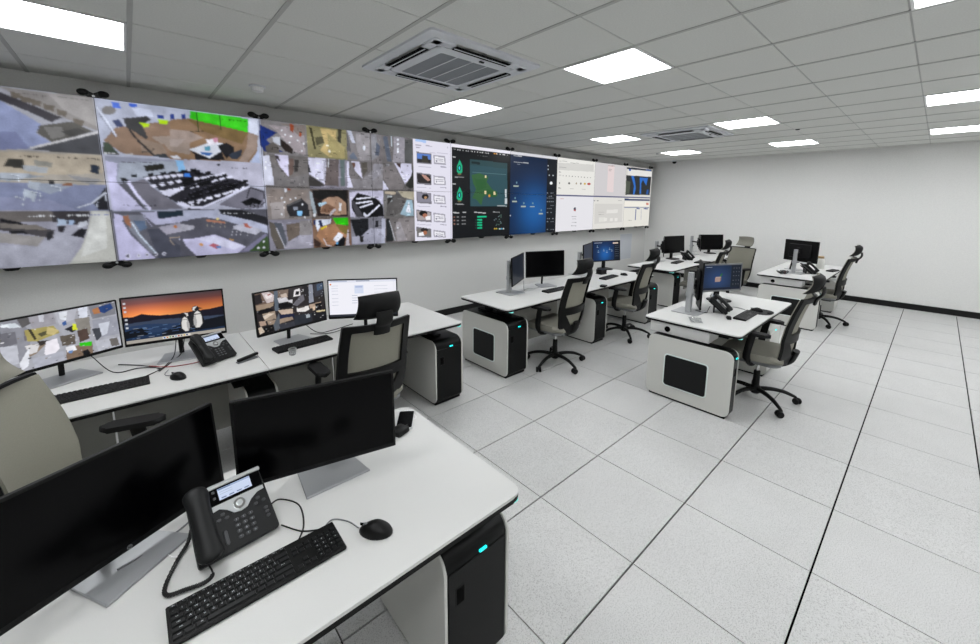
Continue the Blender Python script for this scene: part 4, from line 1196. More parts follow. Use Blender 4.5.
6a90a0 4861 2084 4858 2073 4849 2066 4837 2066 4828 2072 4824 2082 4827 2093 4836 2100 4848 2100 4857 2094
a8b4a8 4744 1765 4861 1766 4861 1787 4744 1786
6a90a0 4830 1833 4827 1822 4818 1816 4807 1815 4797 1822 4794 1832 4797 1843 4806 1849 4817 1850 4826 1843
a8b4a8 4961 1681 5077 1681 5076 1702 4961 1702
6a90a0 5047 1749 5044 1738 5035 1732 5023 1732 5013 1738 5009 1749 5012 1760 5022 1766 5034 1767 5043 1760
a8b4a8 5183 1678 5311 1678 5310 1699 5182 1699
6a90a0 5276 1748 5273 1737 5263 1730 5250 1730 5240 1737 5236 1748 5239 1759 5249 1765 5262 1766 5272 1759
a8b4a8 5422 1551 5532 1550 5531 1572 5422 1573
6a90a0 5508 1622 5504 1611 5494 1604 5481 1604 5470 1611 5466 1623 5469 1634 5479 1641 5492 1641 5503 1634
f0f2f4 5778 2108 5771 2092 5752 2081 5728 2080 5708 2089 5700 2105 5707 2122 5726 2133 5750 2134 5770 2124
b0b4ba 4769 2408 5123 2413 5124 2423 4770 2418
8890a0 4842 2377 4916 2377 4917 2384 4843 2384
c0c4c8 4759 2505 4957 2511 4958 2523 4760 2517
8e949e 5626 1924 5661 1925 5660 1936 5626 1935
8e949e 5730 1926 5765 1927 5765 1938 5730 1937
8e949e 5783 1927 5818 1928 5817 1939 5782 1939
8e949e 5680 1870 5715 1870 5715 1881 5680 1881
8e949e 5733 1871 5768 1871 5767 1882 5732 1882
8e949e 5630 1836 5665 1836 5664 1847 5630 1847
8e949e 5682 1836 5717 1837 5716 1848 5682 1848
8e949e 5734 1837 5769 1838 5769 1849 5734 1848
8e949e 5787 1838 5823 1838 5822 1850 5787 1849
8e949e 5633 1772 5668 1772 5667 1783 5633 1783
8e949e 5685 1772 5720 1773 5719 1784 5684 1783
8e949e 5737 1773 5773 1773 5772 1784 5737 1784
8e949e 5790 1773 5826 1773 5825 1785 5790 1784
8e949e 5741 1703 5776 1703 5775 1714 5740 1714
8e949e 5794 1703 5829 1703 5829 1714 5793 1714
8e949e 5639 1647 5673 1646 5673 1658 5638 1658
8e949e 5691 1646 5726 1646 5725 1657 5690 1658
8e949e 5743 1646 5779 1646 5778 1657 5743 1657
8e949e 5642 1577 5677 1576 5676 1587 5641 1588
8e949e 5747 1575 5782 1575 5782 1586 5746 1587
8e949e 5647 1464 5682 1463 5681 1475 5646 1475
8e949e 5699 1463 5734 1462 5734 1474 5699 1474
8e949e 5805 1461 5841 1460 5841 1472 5805 1472
8e949e 5649 1408 5684 1407 5684 1418 5649 1419
8e949e 5755 1405 5790 1404 5790 1415 5754 1416
8e949e 5808 1403 5844 1403 5844 1414 5808 1415
8e949e 5656 1266 5691 1264 5690 1276 5655 1277
8e949e 5762 1261 5797 1260 5797 1272 5761 1273
8e949e 5815 1259 5851 1258 5851 1270 5815 1271
c0c8d0 5660 2409 5657 2403 5649 2398 5638 2397 5629 2401 5626 2407 5629 2414 5637 2418 5648 2419 5656 2415
c0c8d0 5663 2347 5660 2340 5651 2336 5641 2335 5632 2339 5629 2345 5632 2351 5640 2356 5650 2357 5659 2353
c0c8d0 5807 2245 5804 2239 5795 2234 5784 2234 5775 2237 5772 2244 5775 2250 5783 2255 5794 2255 5803 2252
c0c8d0 5698 2245 5695 2239 5686 2234 5676 2234 5667 2237 5663 2244 5666 2250 5675 2255 5685 2255 5694 2252
c0c8d0 4723 1540 4721 1534 4714 1530 4705 1530 4697 1534 4694 1540 4697 1546 4704 1550 4713 1550 4720 1546
e6e5e0 5898 2580 7101 2580 7101 1905 5898 1905
e4e3e8 5898 1885 7101 1885 7101 1210 5898 1210
5b5f86 5898 1905 9507 1905 9507 1885 5898 1885
cfccce 7101 2580 8304 2580 8304 1905 7101 1905
dfddd8 7101 1885 8304 1885 8304 1210 7101 1210
d0cfcb 5918 2481 7048 2522 7060 2380 5925 2352
9a9a98 5947 2510 6181 2518 6181 2525 5947 2517
9a9a98 5953 2402 6167 2406 6168 2413 5953 2409
9a9a98 5949 2313 6015 2312 6016 2322 5951 2323
9a9a98 5952 2259 6022 2257 6023 2267 5953 2268
777777 6093 2256 6091 2252 6083 2249 6073 2248 6065 2251 6062 2255 6065 2259 6072 2262 6082 2262 6090 2260
4a4a4a 6185 2257 6182 2252 6174 2249 6164 2249 6156 2251 6153 2255 6156 2260 6163 2263 6173 2263 6181 2261
777777 6278 2257 6275 2253 6267 2250 6257 2249 6249 2252 6245 2256 6248 2260 6256 2263 6266 2264 6274 2262
4a4a4a 6372 2258 6369 2254 6361 2251 6351 2250 6342 2252 6339 2257 6342 2261 6350 2264 6360 2265 6369 2262
777777 6468 2259 6465 2254 6457 2251 6446 2251 6438 2253 6434 2257 6437 2262 6446 2265 6456 2265 6464 2263
4a4a4a 6565 2260 6562 2255 6554 2252 6544 2251 6535 2254 6531 2258 6534 2262 6543 2266 6553 2266 6562 2264
777777 6665 2260 6662 2256 6653 2252 6642 2252 6634 2254 6630 2259 6633 2263 6641 2266 6652 2267 6661 2265
4a4a4a 6766 2261 6762 2256 6754 2253 6743 2253 6734 2255 6730 2259 6733 2264 6742 2267 6753 2268 6762 2265
777777 6868 2262 6865 2257 6856 2254 6845 2253 6836 2256 6832 2260 6835 2265 6844 2268 6855 2268 6864 2266
4a4a4a 6973 2262 6969 2258 6961 2254 6949 2254 6940 2256 6936 2261 6939 2265 6948 2269 6959 2269 6969 2267
8a8a86 5992 2117 5989 2106 5982 2098 5972 2098 5964 2105 5961 2116 5963 2127 5971 2134 5980 2135 5988 2128
5c5c58 6298 2126 6293 2114 6277 2106 6257 2105 6240 2112 6233 2123 6239 2135 6254 2143 6274 2143 6291 2137
9a8a70 6515 2131 6511 2119 6501 2111 6488 2111 6477 2117 6472 2129 6476 2141 6486 2149 6499 2149 6510 2142
6a5a50 6665 2133 6661 2121 6648 2113 6632 2113 6619 2120 6613 2131 6617 2143 6630 2151 6646 2152 6659 2145
c8a828 6806 2135 6800 2123 6783 2115 6761 2114 6743 2121 6735 2133 6741 2145 6758 2153 6780 2154 6798 2147
b03030 6973 2138 6962 2126 6931 2117 6892 2116 6859 2122 6847 2134 6858 2146 6889 2155 6928 2157 6960 2150
7a7a78 5942 2023 6027 2021 6028 2033 5943 2035
a8a8a6 6292 2021 6416 2019 6417 2027 6292 2028
a8a8a6 6673 2024 6805 2022 6806 2030 6673 2032
8a8a8a 6262 2497 6552 2510 6552 2517 6262 2504
c08070 6015 1832 6118 1831 6118 1841 6015 1842
4a4c5a 6440 1667 6503 1675 6520 1616 6443 1616
b05050 6442 1629 6511 1624 6504 1598 6444 1604
8c8c92 6388 1492 6537 1487 6537 1497 6387 1502
a0a0a6 6403 1446 6531 1440 6531 1451 6403 1456
a0a0a6 6395 1377 6545 1370 6544 1380 6395 1387
a0a0a6 6378 1310 6549 1302 6549 1313 6378 1321
e2d3d3 7568 2530 7824 2533 7827 1990 7569 1998
a07070 7567 2531 7823 2537 7823 2545 7568 2540
8a8080 7599 2460 7727 2462 7727 2471 7600 2468
8a8080 7602 2433 7704 2434 7704 2442 7602 2441
6c6c78 7098 1801 7155 1802 7154 1815 7097 1815
7a7a78 7216 1804 7279 1802 7280 1813 7217 1815
8a8a88 8032 1818 8198 1814 8198 1823 8032 1827
d2d0cc 7150 1747 8233 1752 8251 1339 7162 1326
e2e0dc 7605 1617 8053 1627 8045 1548 7602 1539
b0aeaa 7286 1566 7509 1564 7508 1572 7285 1574
b0aeaa 7290 1518 7513 1509 7513 1520 7289 1529
deddd8 7319 1460 7569 1461 7577 1370 7328 1363
e4e2de 7520 1442 7632 1443 7628 1375 7516 1372
e4e2de 7752 1437 7868 1438 7864 1369 7748 1366
e4e2de 7938 1434 8057 1434 8054 1364 7935 1361
d8d6d2 8304 2580 9507 2580 9507 1905 8304 1905
e2e0d8 8304 1885 9507 1885 9507 1210 8304 1210
1d2334 8321 2556 9485 2568 9491 2525 8326 2517
e4e2de 8372 2511 9478 2524 9481 2412 8387 2382
3a60b0 8417 2513 8510 2513 8503 2475 8422 2476
5070b0 9181 2550 9441 2553 9443 2535 9184 2529
2b2e30 8320 2378 9484 2393 9466 1964 8324 1949
2f6fc8 8532 2374 8650 2377 8725 2250 8774 2102 8731 1963 8660 1961 8683 2159
2f6fc8 8925 2355 9317 2361 9265 2179 9087 2310 9016 2231 9036 1987 8961 1985 8962 2168
2c5aa0 9310 2087 9395 2089 9391 1979 9280 1976
3f6ab8 9051 2339 9190 2343 9159 2292 9057 2294
50564c 8316 2263 8519 2242 8493 1976 8332 1972
2c3a66 8305 1867 9494 1863 9493 1825 8310 1826
eeeae0 8312 1802 9485 1786 9478 1697 8313 1696
8088a0 8309 1684 9482 1671 9485 1652 8311 1661
c88070 9308 1779 9454 1773 9448 1722 9328 1728
4a5a90 8860 1635 9017 1622 9022 1647 8865 1659
4a5a90 8828 1630 8824 1371 8861 1369 8865 1628
4a5a90 9209 1627 9421 1617 9422 1642 9211 1652
a8a8b8 9087 1628 9107 1380 9127 1379 9106 1628
9a9a94 8507 1367 8686 1360 8685 1369 8506 1376
'''

# ------------------------------------------------------------------ room shell
RX0, RX1, RY0, RY1, CH = -2.53, 9.77, -2.2, 5.0, 2.744
struct('wall_back', box(B(), RX0-.1, RY1, -.05, RX1+.1, RY1+.1, CH+.1), 'wall_paint')
struct('wall_right', box(B(), RX1, RY0-.1, -.05, RX1+.1, RY1, CH+.1), 'side_wall_paint')
struct('wall_left', box(B(), RX0-.1, RY0-.1, -.05, RX0, RY1, CH+.1), 'wall_paint')
struct('wall_front', box(B(), RX0, RY0-.1, -.05, RX1, RY0, CH+.1), 'wall_paint')
struct('baseboard_back', prism(B(), [(RY1-.001, .001), (RY1-.016, .001), (RY1-.016, .088), (RY1-.010, .1), (RY1-.001, .1)], 'x', RX0, RX1-.017), 'baseboard_black')
struct('baseboard_right', prism(B(), [(RX1-.001, .001), (RX1-.016, .001), (RX1-.016, .088), (RX1-.010, .1), (RX1-.001, .1)], 'y', RY0, RY1-.001), 'baseboard_black')
floor = struct('floor', box(B(), RX0, RY0, -.06, RX1, RY1, -.012), 'joint_black')
me_cache = {}
def tile_mesh(w_, d, kind):
    k = (round(w_, 3), round(d, 3), kind)
    if k not in me_cache:
        bm = B()
        if kind == 'floor': box(bm, .0026, .0043, -.011, w_-.0026, d-.0043, 0, .0005)
        else: box(bm, .010, .0045, 0, w_-.010, d-.0045, .014, .0015)
        bmesh.ops.recalc_face_normals(bm, faces=bm.faces[:])
        me = bpy.data.meshes.new(kind+'_tile'); bm.to_mesh(me); bm.free()
        me.materials.append(MATS['floor_laminate' if kind == 'floor' else 'ceiling_tile']); me_cache[k] = me
    return me_cache[k]
def cuts(a, b, o, p):
    k0 = math.ceil((a-o)/p+1e-6); v = [a]
    while o+k0*p < b-1e-6: v.append(o+k0*p); k0 += 1
    return v+[b]
fx = cuts(RX0, RX1, 1.6704, .6025); fy = cuts(RY0, RY1, 2.6045, .6)
for x0, x1 in zip(fx[:-1], fx[1:]):
    for y0, y1 in zip(fy[:-1], fy[1:]):
        if x1-x0 < .02 or y1-y0 < .02: continue
        o = bpy.data.objects.new('floor_tile', tile_mesh(x1-x0, y1-y0, 'floor')); C.objects.link(o); o.parent = floor; o.location = (x0, y0, 0)
# suspended ceiling
ceil_ = struct('ceiling', box(B(), RX0, RY0, CH+.05, RX1, RY1, CH+.1), 'void')
GX, GPX, GY, GPY = .112, .5935, 3.8366, .6016
lamp_x = [GX-GPX, GX+4*GPX, GX+9*GPX, GX+13*GPX]
lamp_y = [GY-GPY, GY-4*GPY, GY-7*GPY, GY-10*GPY]
cx_ = cuts(RX0, RX1, GX, GPX); cy_ = cuts(RY0, RY1, GY, GPY)
AC = [(1.865, 2.555), (6.05, 2.575)]
for x0, x1 in zip(cx_[:-1], cx_[1:]):
    for y0, y1 in zip(cy_[:-1], cy_[1:]):
        if x1-x0 < .03 or y1-y0 < .03: continue
        mx, my = (x0+x1)/2, (y0+y1)/2
        if any(abs(x0-a) < .02 for a in lamp_x) and any(abs(y0-b_) < .02 for b_ in lamp_y): continue
        o = bpy.data.objects.new('ceiling_tile', tile_mesh(x1-x0, y1-y0, 'ceiling')); C.objects.link(o); o.parent = ceil_; o.location = (x0, y0, CH)
for x in cx_[1:-1]:
    obj('grid_bar', box(B(), x-.012, RY0, CH-.004, x+.012, RY1, CH+.02), 'grid_metal', ceil_)

for y in cy_[1:-1]:
    obj('cross_bar', box(B(), RX0, y-.009, CH+.0035, RX1, y+.009, CH+.02), 'grid_metal', ceil_)

# ------------------------------------------------------------------ ceiling lights, air conditioners, detectors
cols_ = ['nearest the left edge', 'second column from the left', 'third column from the left', 'column nearest the far wall']
LAB = {(0, 0): 'bright square ceiling light at the top left corner of the picture',
       (1, 0): 'bright square ceiling light beside the near air conditioner, towards the video wall',
       (1, 1): 'largest fully visible square ceiling light, right of near air conditioner',
       (2, 0): 'small bright ceiling light between the far air conditioner and the video wall',
       (2, 1): 'bright ceiling light just right of the far air conditioner',
       (3, 0): 'smallest ceiling light, near the corner where video wall and right wall meet',
       (3, 1): 'narrow ceiling light near the right wall, beyond the one right of the far air conditioner',
       (1, 2): 'ceiling light cut by the top right edge of the picture',
       (2, 2): 'thicker of the two ceiling lights at the right edge of the picture',
       (3, 2): 'lower and thinner of the two ceiling lights at the right edge of the picture'}
for i, x in enumerate(lamp_x):
    for j, y in enumerate(lamp_y):
        t = thing('ceiling_light', LAB.get((i, j)) or 'unseen ceiling light '+('behind the camera on the left', 'behind the camera in the middle', 'behind the camera to the right', 'behind the camera by the far wall')[i]+(' overhead', ' overhead', ', nearer row', ', rearmost row')[j], 'ceiling light', (x+GPX/2, y+GPY/2, CH), group='square ceiling light panels')
        a, b_ = GPX/2-.013, GPY/2-.006
        bm = B(); ring_strip(bm, [(-a, -b_), (a, -b_), (a, b_), (-a, b_)], [(-a+.014, -b_+.014), (a-.014, -b_+.014), (a-.014, b_-.014), (-a+.014, b_-.014)], lambda u, v, d: (u, v, d-.006), .03)
        obj('frame', bm, 'plastic_white', t)
        obj('diffuser', box(B(), -a+.014, -b_+.014, .001, a-.014, b_-.014, .01), 'lamp_diffuser', t)
def make_ac(loc, label):
    t = thing('air_conditioner', label, 'air conditioner', (*loc, CH), group='ceiling cassette air conditioners')
    s, q = .475, .285
    O = rrect(-s, -s, s, s, .03, 3); I = rrect(-q-.03, -q-.03, q+.03, q+.03, .03, 3)
    bm = B(); ring_strip(bm, [(p[0], p[1]) for p in O], [(p[0]*1.28, p[1]*1.28) for p in I], lambda u, v, d: (u, v, -.014-.014*(1-min(1, max(abs(u), abs(v))/s))*2+d*1.0), .03)
    obj('fascia', bm, 'ac_white', t)
    obj('duct', box(B(), -.415, -.415, .002, .415, .415, .045), 'dark_slot', t)
    O2 = rrect(-.325, -.325, .325, .325, .05, 3); I2 = rrect(-.262, -.262, .262, .262, .02, 3)
    bm = B(); ring_strip(bm, O2, I2, lambda u, v, d: (u, v, -.038+.01*(max(abs(u), abs(v)) > .3)+d), .03)
    obj('inner_frame', bm, 'ac_white', t)
    bm = B(); box(bm, -.262, -.262, -.03, .262, .262, -.018)
    obj('grille_back', bm, 'grey_plastic', t)
    bm = B()
    for k in range(44):
        y = -.256+k*.0119; box(bm, -.26, y, -.036, .26, y+.007, -.031)
    obj('grille_slats', bm, 'ac_grille', t, kind='stuff')
    for x in (-.131, 0, .131): obj('grille_rib', box(B(), x-.004, -.262, -.039, x+.004, .262, -.03), 'ac_white', t)
    for k in range(4):
        m = Matrix.Rotation(k*PI/2, 4, 'Z')
        obj('outlet', box(B(), -.235, .338, -.0335, .235, .398, -.0285, .002, m), 'dark_slot', t)
        obj('louvre', box(B(), -.235, .364, -.0365, .235, .372, -.031, .001, m), 'ac_white', t)
        for sx in (-1, 1):
            obj('corner_cap', box(B(), sx*.345-.105, .33, -.030, sx*.345+.06, .402, .0, .008, m) if sx > 0 else box(B(), sx*.345-.06, .33, -.030, sx*.345+.105, .402, .0, .008, m), 'ac_white', t)
    obj('receiver_window', box(B(), .02, -.318, -.043, .06, -.3, -.036, .002), 'black_plastic', t)
    return t
make_ac(AC[0], 'large white ceiling air conditioner with grey grille, near the top middle')
make_ac(AC[1], 'far white ceiling air conditioner, seen flat beyond the large one')
t = thing('smoke_detector', 'round white smoke detector on the ceiling above the left part of the video wall', 'detector', (.95, 4.17, CH))
obj('mounting_plate', lathe(B(), [(.062, -.012), (.066, -.006), (.066, 0)]), 'ac_white', t)
obj('sensor_cap', lathe(B(), [(.028, -.05), (.045, -.045), (.05, -.02), (.055, -.012)]), 'plastic_white', t)
t = thing('ceiling_sensor', 'tiny dark sensor flush in the ceiling at right, before the far right lights', 'sensor', (6.66, 1.39, CH))
obj('rim', lathe(B(), [(.03, -.004), (.034, 0)]), 'ac_white', t); obj('lens', lathe(B(), [(.022, -.012), (.026, -.004)]), 'black_plastic', t)
t = thing('ceiling_sensor', 'tiny sensor dot in the ceiling near the far end of the video wall', 'sensor', (7.96, 3.94, CH))
obj('rim', lathe(B(), [(.03, -.004), (.034, 0)]), 'ac_white', t); obj('lens', lathe(B(), [(.022, -.012), (.026, -.004)]), 'black_plastic', t)
t = thing('dome_camera', 'small black dome camera hanging from the ceiling in the far corner', 'camera', (9.45, 4.25, CH))
obj('housing', lathe(B(), [(.045, -.03), (.06, -.02), (.06, 0)]), 'ac_white', t); obj('dome', ellipsoid(B(), (0, 0, -.03), (.048, .048, .05)), 'black_plastic', t, True)
t = thing('wall_sheet', 'pale blue-grey sheet stuck low on the wall under the end of the video wall', 'sheet', (8.82, 4.998, .42))
obj('sheet', box(B(), -.27, -.004, 0, .27, 0, .61), 'paper_blue', t)
obj('border', prism(B(), rrect(-.275, -.005, .275, .615, .01, 2), 'y', -.0035, -.0005), 'plastic_white', t)

# ------------------------------------------------------------------ video wall
VX0, PWD, VT, VB, VY, NC = -1.32, 1.203, 2.577, 1.213, 4.8, 9
PX = 1/.0076
ops = [l.split() for l in WALL_OPS.strip().split('\n')]
Wpx, Hpx = int(round(NC*PWD*PX)), int(round((VT-VB)*PX))
wall_img = np.full((Hpx, Wpx, 3), .3)
for o_ in ops:
    v = [int(q)/1000 for q in o_[1:]]
    if o_[0] == 'glow':
        a0, b0, a1, b1 = int((v[0]-VX0)*PX), int((VT-v[1])*PX), int((v[2]-VX0)*PX), int((VT-v[3])*PX)
        yy, xx = np.mgrid[b0:b1, a0:a1]; gg = np.exp(-(((xx/PX+VX0-v[4])/v[6])**2+((VT-yy/PX-v[5])/v[7])**2))[..., None]
        wall_img[b0:b1, a0:a1] = np.array(lin('14233e'))*(1-gg)+np.array(lin('1c5ca0'))*gg; continue
    fill(wall_img, [((v[i]-VX0)*PX, (VT-v[i+1])*PX) for i in range(0, len(v), 2)], o_[0])
ix29, = [int((3.0-VX0)*PX)]
cc = wall_img[:, :int((2.88-VX0)*PX)].copy(); 
yy, xx = np.mgrid[0:cc.shape[0], 0:cc.shape[1]]
fine = np.random.RandomState(8).rand(*cc.shape[:2])
soft = grain(grain(np.ones_like(cc), .30, 3), .2, 5)[..., 0]
cc = blur(cc)*soft[..., None]*(1+.10*(fine-.5))[..., None]
rs = random.Random(21)
for k_ in range(620):
    x_ = rs.randrange(int((1.1-VX0)*PX), cc.shape[1]-8); y_ = rs.randrange(cc.shape[0]-4); w_ = rs.randint(1, 7); h_ = rs.choice((1, 1, 2)); s_ = rs.choice((.45, .6, .75, 1.25, 1.5))
    if rs.random() < .3: w_, h_ = h_, min(w_, 4)
    cc[y_:y_+h_, x_:x_+w_] = np.minimum(cc[y_:y_+h_, x_:x_+w_]*s_, .9)
cell = (VT-VB)/4*PX; cell3 = (VT-VB)/3*PX; z3 = int((1.1-VX0)*PX)
fy_ = np.where(xx < z3, (yy % cell3)/cell3, (yy % cell)/cell)
cc *= (.86+.22*np.sin(fy_*PI))[..., None]
wall_img[:, :int((2.88-VX0)*PX)] = (blur(cc)*.5+cc*.5)*np.array([.93, .97, 1.05])*.93
wall_img[:, int((2.88-VX0)*PX):] = blur(wall_img[:, int((2.88-VX0)*PX):])*.6+wall_img[:, int((2.88-VX0)*PX):]*.4
ref_zone3 = wall_img[:, int((1.1-VX0)*PX):int((2.88-VX0)*PX)].copy()
fr = thing('video_wall_frame', 'black mounting frame holding the long video wall, with winged brackets along both edges', 'mounting frame', (0, VY, 1.895))
for z in (-.5, .5): obj('rail', box(B(), VX0+.02, .05, z-.03, VX0+NC*PWD-.02, .09, z+.03), 'black_plastic', fr)
for k in range(NC+1):
    x = VX0+k*PWD; x = min(max(x, VX0+.06), VX0+NC*PWD-.06)
    obj('upright', box(B(), x-.03, .09, -.7, x+.03, .199, .7), 'black_plastic', fr)
    for s in (-1, 1):
        z = s*.682; bm = B()
        for q in (-1, 1):
            ellipsoid(bm, (q*.060, .012, z+s*.036), (.040, .02, .027), None, 10, 7)
            prism(bm, [(q*.0, z+s*.0), (q*.0, z+s*.034), (q*.045, z+s*.056), (q*.085, z+s*.03), (q*.03, z+s*.0)], 'y', .002, .026)
        box(bm, -.022, .0, min(z-s*.0, z+s*.022), .022, .045, max(z-s*.0, z+s*.022), .004)
        b_ = obj('bracket', bm, 'black_plastic', fr, True); b_.location.x = x
        obj('bolt', lathe(B(), [(.009, 0), (.011, .008)], (0, 0), 8, Matrix.Translation((x, -.003, z+s*.011))@Matrix.Rotation(-PI/2, 4, 'X')), 'silver', b_).location.x = -x
for k in range(NC):
    x = VX0+(k+.5)*PWD
    obj('foot_clip', lathe(B(), [(.035, -.02), (.05, 0)], (0, 0), 12, Matrix.Translation((x, .02, -.682))), 'black_plastic', fr, True)
desc_top = ['top left panel at the picture edge, dim picture of a room with dark desks', 'top panel showing a wooden floor studio with a green wall', 'top panel of small camera pictures with a yellow corridor, right of the green studio',
            'top panel of grey corridor pictures beside the white list page', 'top half of the black dashboard with teal rings and map', 'top half of the dark blue dashboard', 'top white page with a row of tiny icons, right of the blue dashboard',
            'top grey page with a narrow pink column', 'last top panel with a black and blue map picture by the right wall']
desc_bot = ['bottom left panel at the picture edge, grey room with people and a curved pale wall', 'bottom panel showing a room of tables with red and white papers', 'bottom panel of small camera pictures with a green square, left of the ranked desks picture',
            'bottom panel of camera pictures beside the lower white list page', 'bottom half of the black dashboard with green bars', 'bottom half of the dark blue dashboard', 'bottom white page with a tiny red and blue figure',
            'bottom pale grey form page below the pink column', 'last bottom panel with a white table and dark blue header by the right wall']
half = Hpx//2
for k in range(NC):
    for j in range(2):
        zc = VB+(VT-VB)*(.75 if j == 0 else .25); xc = VX0+(k+.5)*PWD; hh = (VT-VB)/2
        t = thing('video_wall_panel', 'video wall display: '+(desc_top, desc_bot)[j][k], 'display panel', (xc, VY, zc), group='video wall display panels')
        bm = B(); box(bm, -PWD/2+.0012, .001, -hh/2+.0012, PWD/2-.0012, .05, hh/2-.0012)
        obj('housing', bm, 'black_plastic', t)
        a_, b_ = int(round(k*PWD*PX)), int(round((k+1)*PWD*PX))
        display(t, wall_img[(0 if j == 0 else half):(half if j == 0 else Hpx), a_:b_], PWD-.0035, hh-.0035, Matrix.Translation((0, -.0005, 0)))

# ------------------------------------------------------------------ desks
def dens(loop, k, minlen=.05):
    out = []
    for i in range(len(loop)):
        a, b = loop[i], loop[(i+1) % len(loop)]; out.append(a)
        if math.hypot(b[0]-a[0], b[1]-a[1]) > minlen:
            for j in range(1, k): out.append((a[0]+(b[0]-a[0])*j/k, a[1]+(b[1]-a[1])*j/k))
    return out
def desk(label, x0, x1, y0, y1, zt, sl=0, beam=False, rr_=(0, .06, .06, 0), leds=(), brackets=(), modesty=None, joint=()):
    """control desk: x0..x1 across, y0 user edge, y1 back edge, top surface at zt; sl = how far the left end slants"""
    t = thing('control_desk', label, 'desk', ((x0+x1)/2, (y0+y1)/2, 0), group='white control room desks')
    cx, cy = (x0+x1)/2, (y0+y1)/2
    P = [(x0-cx, y0-cy), (x1-cx, y0-cy), (x1-cx, y1-cy), (x0+sl-cx, y1-cy)]
    out = roundpoly(P, rr_, 6)
    obj('desktop', prism(B(), out, 'z', zt-.011, zt, .002), 'desk_white', t)
    k = [(p[0]*(1+.001/max(.1, abs(p[0])))+(-.0015 if p[0] > 0 else .0015), p[1]) for p in out]
    obj('edge_band', prism(B(), k, 'z', zt-.029, zt-.0112, .003), 'desk_edge', t)
    for lx, ly, lr in leds:
        bm = prism(B(), roundpoly([(lx-cx-.045*lr, ly-cy+.004), (lx-cx-.004*lr, ly-cy+.004), (lx-cx-.004*lr, ly-cy+.07), (lx-cx-.02*lr, ly-cy+.07)], (.01, .015, .01, .005), 3), 'z', zt-.042, zt-.0295)
        obj('corner_light', bm, 'teal_glass', t)
    for bx in brackets:
        bm = B(); box(bm, bx-.04-cx, y0+.18-cy, .584, bx+.04-cx, y1-.12-cy, .60, .003)
        box(bm, bx-.025-cx, y0+.26-cy, .60, bx+.025-cx, y0+.34-cy, zt-.045); box(bm, bx-.025-cx, y1-.3-cy, .60, bx+.025-cx, y1-.22-cy, zt-.045)
        box(bm, bx-.06-cx, y0+.12-cy, zt-.045, bx+.06-cx, y1-.1-cy, zt-.0295, .003)
        obj('support', bm, 'desk_edge', t)
    bm = B()
    for yy in (y0+.22, y1-.2): box(bm, x0+.25-cx, yy-.02-cy, zt-.055, x1-.15-cx, yy+.02-cy, zt-.0295)
    obj('rail', bm, 'black_matte', t)
    if beam:
        bx0, bx1 = beam
        b_ = obj('cable_box', box(B(), bx0-cx, y0+.24-cy, .592, bx1-cx, y1-.04-cy, zt-.0295, .003), 'panel_rim', t)
        obj('cable_port', lathe(B(), [(.026, 0), (.026, .004), (.02, .005)], (0, 0), 18, Matrix.Translation((bx0-cx, y1-.2-cy, .636))@Matrix.Rotation(-PI/2, 4, 'Y')), 'dark_slot', b_)
    if modesty:
        for a, b_ in modesty: obj('modesty_panel', box(B(), a+.005-cx, y1-.16-cy, .06, b_-.005-cx, y1-.14-cy, .6, .003), 'modesty_grey', t)
    for jx in joint: obj('joint_strip', box(B(), jx-.0015-cx, y0+.002-cy, zt+.0002, jx+.0015-cx, y1-.002-cy, zt+.0006), 'grey_plastic', t)
    return t
def cabinet(label, x0, x1, y0, y1, h=.58, inset=False, latch=True, name='desk_pedestal', front='black_satin'):
    t = thing(name, label, 'cabinet', ((x0+x1)/2, (y0+y1)/2, 0), group='pedestal cabinets under the desks')
    cx, cy = (x0+x1)/2, (y0+y1)/2; a, b_, w2 = y0-cy, y1-cy, (x1-x0)/2
    obj('plinth', box(B(), -w2+.012, a+.03, 0, w2-.012, b_-.03, .03), 'desk_edge', t)
    obj('body', prism(B(), rrect(a+.006, .028, b_-.006, h, (.02, .02, .05, .06)), 'x', -w2+.012, w2-.012, .004), front, t, True)
    for s in (-1, 1):
        xa, xb = (-w2, -w2+.0118) if s < 0 else (w2-.0118, w2)
        sp = obj('side_panel', prism(B(), rrect(a, .02, b_, h-.004, (.05, .05, .05, .062), 6), 'x', xa, xb, .003), 'panel_grey', t, True)
        if inset and s < 0:
            ya, yb, za, zb = inset; ya -= cy; yb -= cy
            obj('vent_rim', prism(B(), rrect(ya-.011, za-.011, yb+.011, zb+.011, .03), 'x', xa-.003, xa+.001, .001), 'rim_teal', sp)
            obj('vent_panel', prism(B(), rrect(ya, za, yb, zb, .022), 'x', xa-.006, xa-.002, .001), 'inset_black', sp)
    d = obj('door', prism(B(), rrect(-w2+.018, .05, w2-.018, h-.075, .006, 2), 'y', a+.001, a+.012, .002), front, t)
    if latch:
        obj('latch', box(B(), -w2+.05, a-.0015, h-.21, -w2+.085, a+.006, h-.145, .002), 'dark_slot', d)
        obj('latch_frame', box(B(), -w2+.046, a-.0005, h-.214, -w2+.089, a+.0055, h-.141, .002), 'black_plastic', d)
    obj('indicator_light', box(B(), .005, a-.002, h-.07, .04, a+.012, h-.060, .003), 'teal_led', t)
    return t
desk('nearest white desk with rounded corner, holding the desk phone and big keyboard', -1.45, .955, .885, 1.70, .73, 0, None, (0, .05, .06, 0), leds=((.953, .892, 1),), brackets=(.80, -1.0))
cabinet('large black-fronted pedestal at the bottom, under the nearest desk', .655, .955, .955, 1.62, .583)
desk('left white desk along the wall, holding the penguin picture monitor', -1.0, .5435, 2.652, 3.57, .73, 0, None, (0, 0, 0, 0), brackets=(.42,), modesty=((-1.0, -.2), (-.2, .54)))
desk('white desk along the wall behind the black chair, with the lit white page monitor', .5465, 2.045, 2.652, 3.57, .73, 0, None, (0, .04, .04, 0), leds=((2.043, 2.655, 1),), brackets=(1.9,), modesty=((.55, 1.2), (1.2, 1.78)))
